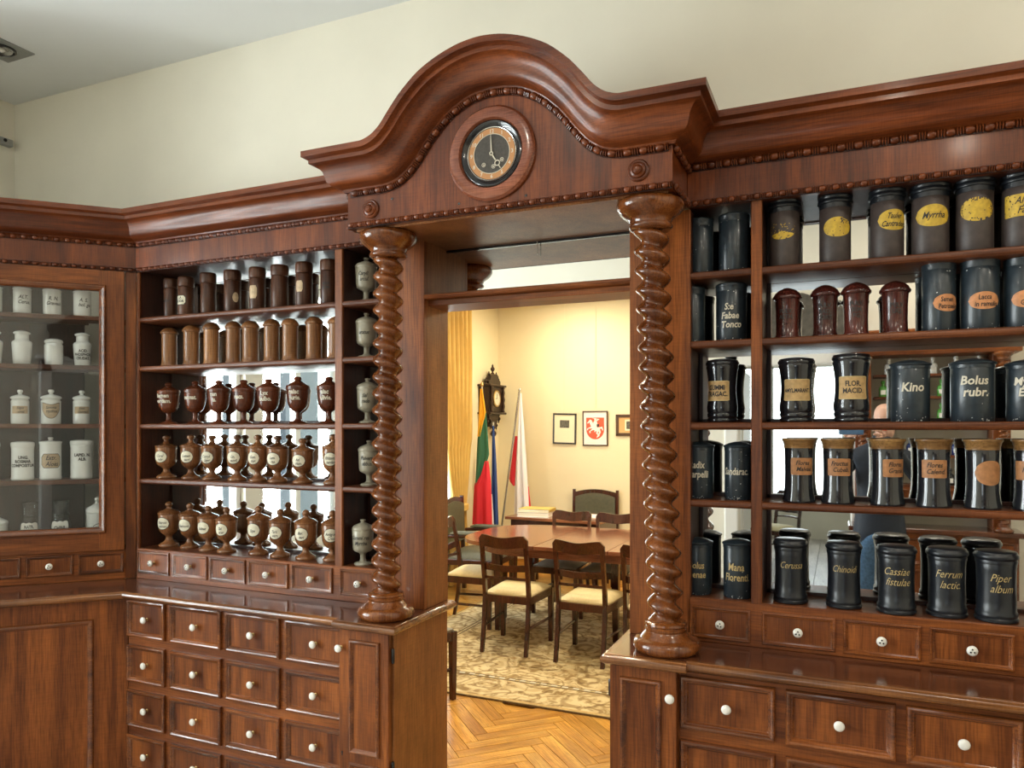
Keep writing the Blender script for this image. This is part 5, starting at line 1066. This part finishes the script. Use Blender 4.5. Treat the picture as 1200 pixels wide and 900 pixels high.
for i, (x, y) in enumerate(((.9, 1.5), (2.2, 1.5), (.3, .2), (2.0, -.3), (-1.4, .4), (.75, -.45))): downlight('added recessed downlight in the pharmacy ceiling, out of view', x, y, 0, 10)  # unseen lamps added to brighten the right side and rear
for i, (x, y) in enumerate(((-2.75, 7.6), (-1.3, 7.3), (-2.6, 5.6), (-1.2, 5.4), (-1.9, 4.0), (.4, 6.4))): downlight('added recessed downlight in the meeting room ceiling, out of view', x, y, 0, 31, 3.2, (1.0, .86, .62))  # lamps added out of view to brighten the meeting room
t = thing('wall_box', 'small grey switch box high on the left wall near the corner', 'box', (-4.455, 2.45, 3.36), worldspace=True)
M().box(-4.46, -4.42, 2.2, 2.85, 3.335, 3.375, bev=.004).build('box_body', 'aluminium', t, 30); M().lathe([(.010, 0), (.010, .004), (.001, .005)], 10, (-4.42, 2.80, 3.36), 'x').build('screw', 'black_paint', t, 40)
# ------------------------------------------------------------ what the mirrors show: display cabinet, person
YF = -1.02
t = thing('display_cabinet', 'wooden display cabinet with spiral columns and green bottles, seen only in the mirror', 'cabinet', (.67, -1.2, 0), worldspace=True)
M().box(.10, 1.24, -1.345, YF, 0, .86, bev=.003).build('carcass', 'cabinet_wood_z', t, 30); M().box(.06, 1.28, -1.345, YF+.03, .86, .90, bev=.006).build('counter', 'counter_wood', t, 30)
for i in range(4):
    for r in range(3): drawer(t, .23+.29*i, YF, .72-.25*r, .26, .21, LOWP, KNOB)
    ch = t.children
for o in list(t.children):
    if o.name.startswith('drawer'): o.rotation_euler = (0, 0, PI)
M().box(.12, 1.22, -1.345, -1.335, .90, 2.30).build('back_panel', 'wall_plaster', t, 0)
for z in (1.24, 1.48, 1.76, 1.95, 2.13): M().box(.25, 1.10, -1.33, -1.08, z-.02, z).build('shelf', 'shelf_wood', t, 0)
for i in range(4):
    o = drawer(t, .33+.22*i, -1.07, 1.14, .20, .13, UPP, KNOB); o.rotation_euler = (0, 0, PI)
M().box(.25, 1.10, -1.33, -1.072, 1.06, 1.22).build('drawer_box', 'cabinet_wood_x', t, 0)
M().box(.08, 1.26, -1.345, YF+.01, 2.28, 2.42, bev=.003).build('header', 'cabinet_wood_x', t, 30); M().box(.02, 1.32, -1.345, YF+.07, 2.42, 2.48, bev=.01).build('cornice', 'cabinet_wood_x', t, 30)
for x in (.17, 1.14): M().box(x-.06, x+.06, -1.34, -1.10, .90, 2.28, bev=.003).build('stile', 'cabinet_wood_z', t, 30)
twisted('spiral_column', 'spiral column at the left of the mirrored display cabinet', .17, -1.03, .90, 2.28, 0, grp='spiral columns of the display cabinet', scale=.62); twisted('spiral_column', 'spiral column at the right of the mirrored display cabinet', 1.14, -1.03, .90, 2.28, 0, grp='spiral columns of the display cabinet', scale=.62)
bt = [(.030, 0), (.032, .003), (.032, .07), (.026, .085), (.013, .092), (.012, .11), (.017, .112), (.017, .12), (.012, .135), (.001, .136)]
for nm, mat, spots, lb in (('green_bottle', 'green_glass', [(x, z) for z in (1.76, 1.95) for x in (.32, .46, .60, .74, .88, 1.02)], 'green glass bottle'), ('blue_bottle', 'blue_glass', [(x, 1.48) for x in (.36, .52, .68, .84, 1.0)], 'dark blue glass bottle'), ('white_jar', 'white_ceramic', [(x, 2.13) for x in (.36, .52, .68, .84, 1.0)], 'white jar'), ('dark_bottle', 'black_lacquer', [(x, 1.24) for x in (.40, .6, .8, 1.0)], 'black bottle')):
    me = M().lathe(bt, 14).mesh('bottle_body', mat, 45); lm = M().box(-.018, .018, .031, .033, .02, .055).mesh('label', 'paper_white', 0)
    for i, (x, z) in enumerate(spots):
        b = thing(nm, ['first', 'second', 'third', 'fourth', 'fifth', 'sixth'][i % 6]+' '+lb+' on the '+('lower green' if nm == 'green_bottle' and i < 6 else 'upper green' if nm == 'green_bottle' else nm.split('_')[0])+' row of the mirrored display cabinet', 'bottle', (x, -1.16, z), 0, lb+'s on the display cabinet'); link('body', me, b); link('label', lm, b)
t = thing('oval_plaque', 'dark ornate plaque over the doorway behind, seen only in the mirror', 'plaque', (-.40, -1.33, 2.62)); 
m = M(); n = 36; m.add([((.50+.03*math.cos(9*2*PI*i/n))*math.cos(2*PI*i/n), y, (.24+.02*math.cos(9*2*PI*i/n))*math.sin(2*PI*i/n)) for y in (0, .04) for i in range(n)], [tuple(range(n)), tuple(range(n, 2*n))]+[(i, (i+1) % n, n+(i+1) % n, n+i) for i in range(n)]); m.build('plaque_board', 'dark_plaque', t, 0)
# chairs and table in the room behind
put_chair(c1, (-1.75, -4.6, 0), 2.4, 'wooden chair standing in the room behind, seen only in the mirror'); put_chair(c1, (-.75, -4.3, 0), .6, 'second wooden chair in the room behind, seen only in the mirror')
# person taking the photograph (skin modifier, one body)
def skin(name, verts, edges, rads, mat, parent, sub=2, root=0):
    me = bpy.data.meshes.new(name); me.from_pydata(verts, edges, []); o = bpy.data.objects.new(name, me); COL.objects.link(o)
    md = o.modifiers.new('Skin', 'SKIN'); md.use_smooth_shade = True
    for i, r in enumerate(rads):
        s = me.skin_vertices[0].data[i]; s.radius = r if isinstance(r, tuple) else (r, r); s.use_root = (i == root)
    o.modifiers.new('Sub', 'SUBSURF').levels = sub; o.modifiers['Sub'].render_levels = sub
    dg_ = bpy.context.evaluated_depsgraph_get(); m2 = bpy.data.meshes.new_from_object(o.evaluated_get(dg_)); m2.name = name; m2.materials.clear(); m2.materials.append(MATS[mat]); bpy.data.objects.remove(o); m2.shade_smooth()
    return link(name, m2, parent)
px, py = .27, -.62
t = thing('person', 'bald person in navy jacket and jeans photographing with a blue phone, mirrored', 'person', (px, py, 0))
B = [(0, 0, .98), (0, -.01, 1.16), (0, 0, 1.36), (0, .02, 1.50), (0, .03, 1.58), (0, .05, 1.66),
     (-.17, .01, 1.47), (-.33, .06, 1.28), (-.27, .40, 1.53), (-.255, .50, 1.62),
     (.17, .01, 1.47), (.29, .12, 1.27), (.06, .43, 1.56), (.02, .50, 1.63),
     (-.10, .01, .90), (-.115, .03, .50), (-.125, 0, .10), (-.135, .10, .05), (.10, .01, .90), (.115, .03, .50), (.125, 0, .10), (.135, .10, .05)]
Eg = [(0, 1), (1, 2), (2, 3), (3, 4), (4, 5), (3, 6), (6, 7), (7, 8), (8, 9), (3, 10), (10, 11), (11, 12), (12, 13), (0, 14), (14, 15), (15, 16), (16, 17), (0, 18), (18, 19), (19, 20), (20, 21)]
Rd = [(.155, .12), (.16, .125), (.185, .13), (.14, .10), .062, .055, .075, .055, .040, .030, .075, .055, .040, .030, .105, .075, .05, .04, .105, .075, .05, .04]
skin('body', B, Eg, Rd, 'navy_jacket', t)
def offs(vs, k): return [(x, y, z) for x, y, z in vs]
skin('trousers', [(0, 0, 1.0), (0, 0, .95), (-.10, .01, .86), (-.115, .03, .50), (-.125, 0, .09), (.10, .01, .86), (.115, .03, .50), (.125, 0, .09)], [(0, 1), (1, 2), (2, 3), (3, 4), (1, 5), (5, 6), (6, 7)], [(.168, .135), (.17, .138), .118, .088, .07, .118, .088, .07], 'denim', t)
m = M()                                                             # head
hp = [(.03, -.125), (.052, -.115), (.064, -.085), (.070, -.04), (.075, 0), (.077, .04), (.072, .08), (.055, .112), (.030, .128), (.001, .133)]
m.lathe(hp, 24, (0, 0, 0), 'z', 0, True, 1.0, 1.22)
m.v = [(x, y+(.012 if z < -.06 and y > 0 else 0), z) for x, y, z in m.v]
h = m.build('head', 'skin', t, 60); h.location = (.035, .09, 1.745); h.rotation_euler = (.06, 0, .18)
M().add([(-.012, .085, -.035), (.012, .085, -.035), (0, .118, -.030), (0, .09, .02), (-.006, .085, -.045), (.006, .085, -.045)], [(0, 2, 3), (1, 3, 2), (0, 4, 2), (2, 4, 5), (1, 2, 5)]).build('nose', 'skin', h, 0)
for s in (-1, 1):
    M().lathe([(.001, -.004), (.011, -.003), (.012, .003), (.001, .006)], 10, (s*.028, .087, .008), '-y').build('eye', 'paper_white', h, 50)
    M().lathe([(.010, -.006), (.026, -.004), (.028, .004), (.012, .008)], 12, (0, 0, 0), 'x').build('ear', 'skin', h, 50).location = (s*.077, -.005, -.005)
M().box(-.024, .024, .083, .092, -.075, -.067, bev=.004).build('mouth', 'shield_red', h, 30)
for s, wx, wz in ((-1, -.245, 1.635), (1, .015, 1.645)):                    # hands closing on the ends of the phone
    W_ = Vector((wx, .515, wz)); hv = []; he = []; hr = []
    side = -s
    pr = W_+Vector((side*.03, .02, .02)); pal = skin('hand', [tuple(W_), tuple(pr)], [(0, 1)], [(.030, .020), (.034, .016)], 'skin', t, 1)
    for i, (dz, ln) in enumerate(((.050, .062), (.028, .068), (.006, .062), (-.014, .048))):
        b0 = W_+Vector((side*.02, .025, dz*.7)); b1 = b0+Vector((side*ln*.45, .055, dz*.5)); b2 = b1+Vector((side*ln*.5, .008, .0))
        skin('finger', [tuple(b0), tuple(b1), tuple(b2)], [(0, 1), (1, 2)], [.0095, .009, .0075], 'skin', pal, 1)
    b0 = W_+Vector((side*.015, 0, -.01)); skin('thumb', [tuple(b0), tuple(b0+Vector((side*.035, -.004, .012))), tuple(b0+Vector((side*.06, .012, .022)))], [(0, 1), (1, 2)], [.012, .0105, .009], 'skin', pal, 1)
t = thing('mobile_phone', 'blue phone held sideways in both hands by the mirrored person', 'phone', (.075, -.016, 1.69))
M().box(-.088, .072, -.004, .004, -.040, .036, bev=.004).build('phone_body', 'phone_blue', t, 30); b = M().box(-.084, -.050, .004, .0055, -.004, .032, bev=.004).build('camera_block', 'phone_blue', t, 30)
for x, z in ((-.075, .022), (-.075, .006), (-.059, .014)): M().lathe([(.0075, 0), (.0075, .0025), (.006, .003), (.001, .003)], 14, (x, .0055, z), 'y').build('lens', 'lens_black', b, 40)

# building across the street, seen through the pharmacy windows by reflection
t = thing('neighbouring_building', 'grey building across the street, seen mirrored through the left windows', 'building', (-10, -3, 0), worldspace=True)
M().box(-12, -10, -14, 6, -1, 9).build('wall', 'facade', t, 0)
wm = M().box(-.02, .02, -.5, .5, 0, 1.7).mesh('window', 'facade_window', 0); tm = M().box(-.05, .04, -.6, .6, -.12, 0).mesh('sill', 'white_paint', 0)
for z in (.6, 3.8, 6.6):
    for i in range(9): o = link('window', wm, t, (.0, -8.5+2.0*i, z)); link('sill', tm, o, (0, 0, 0))
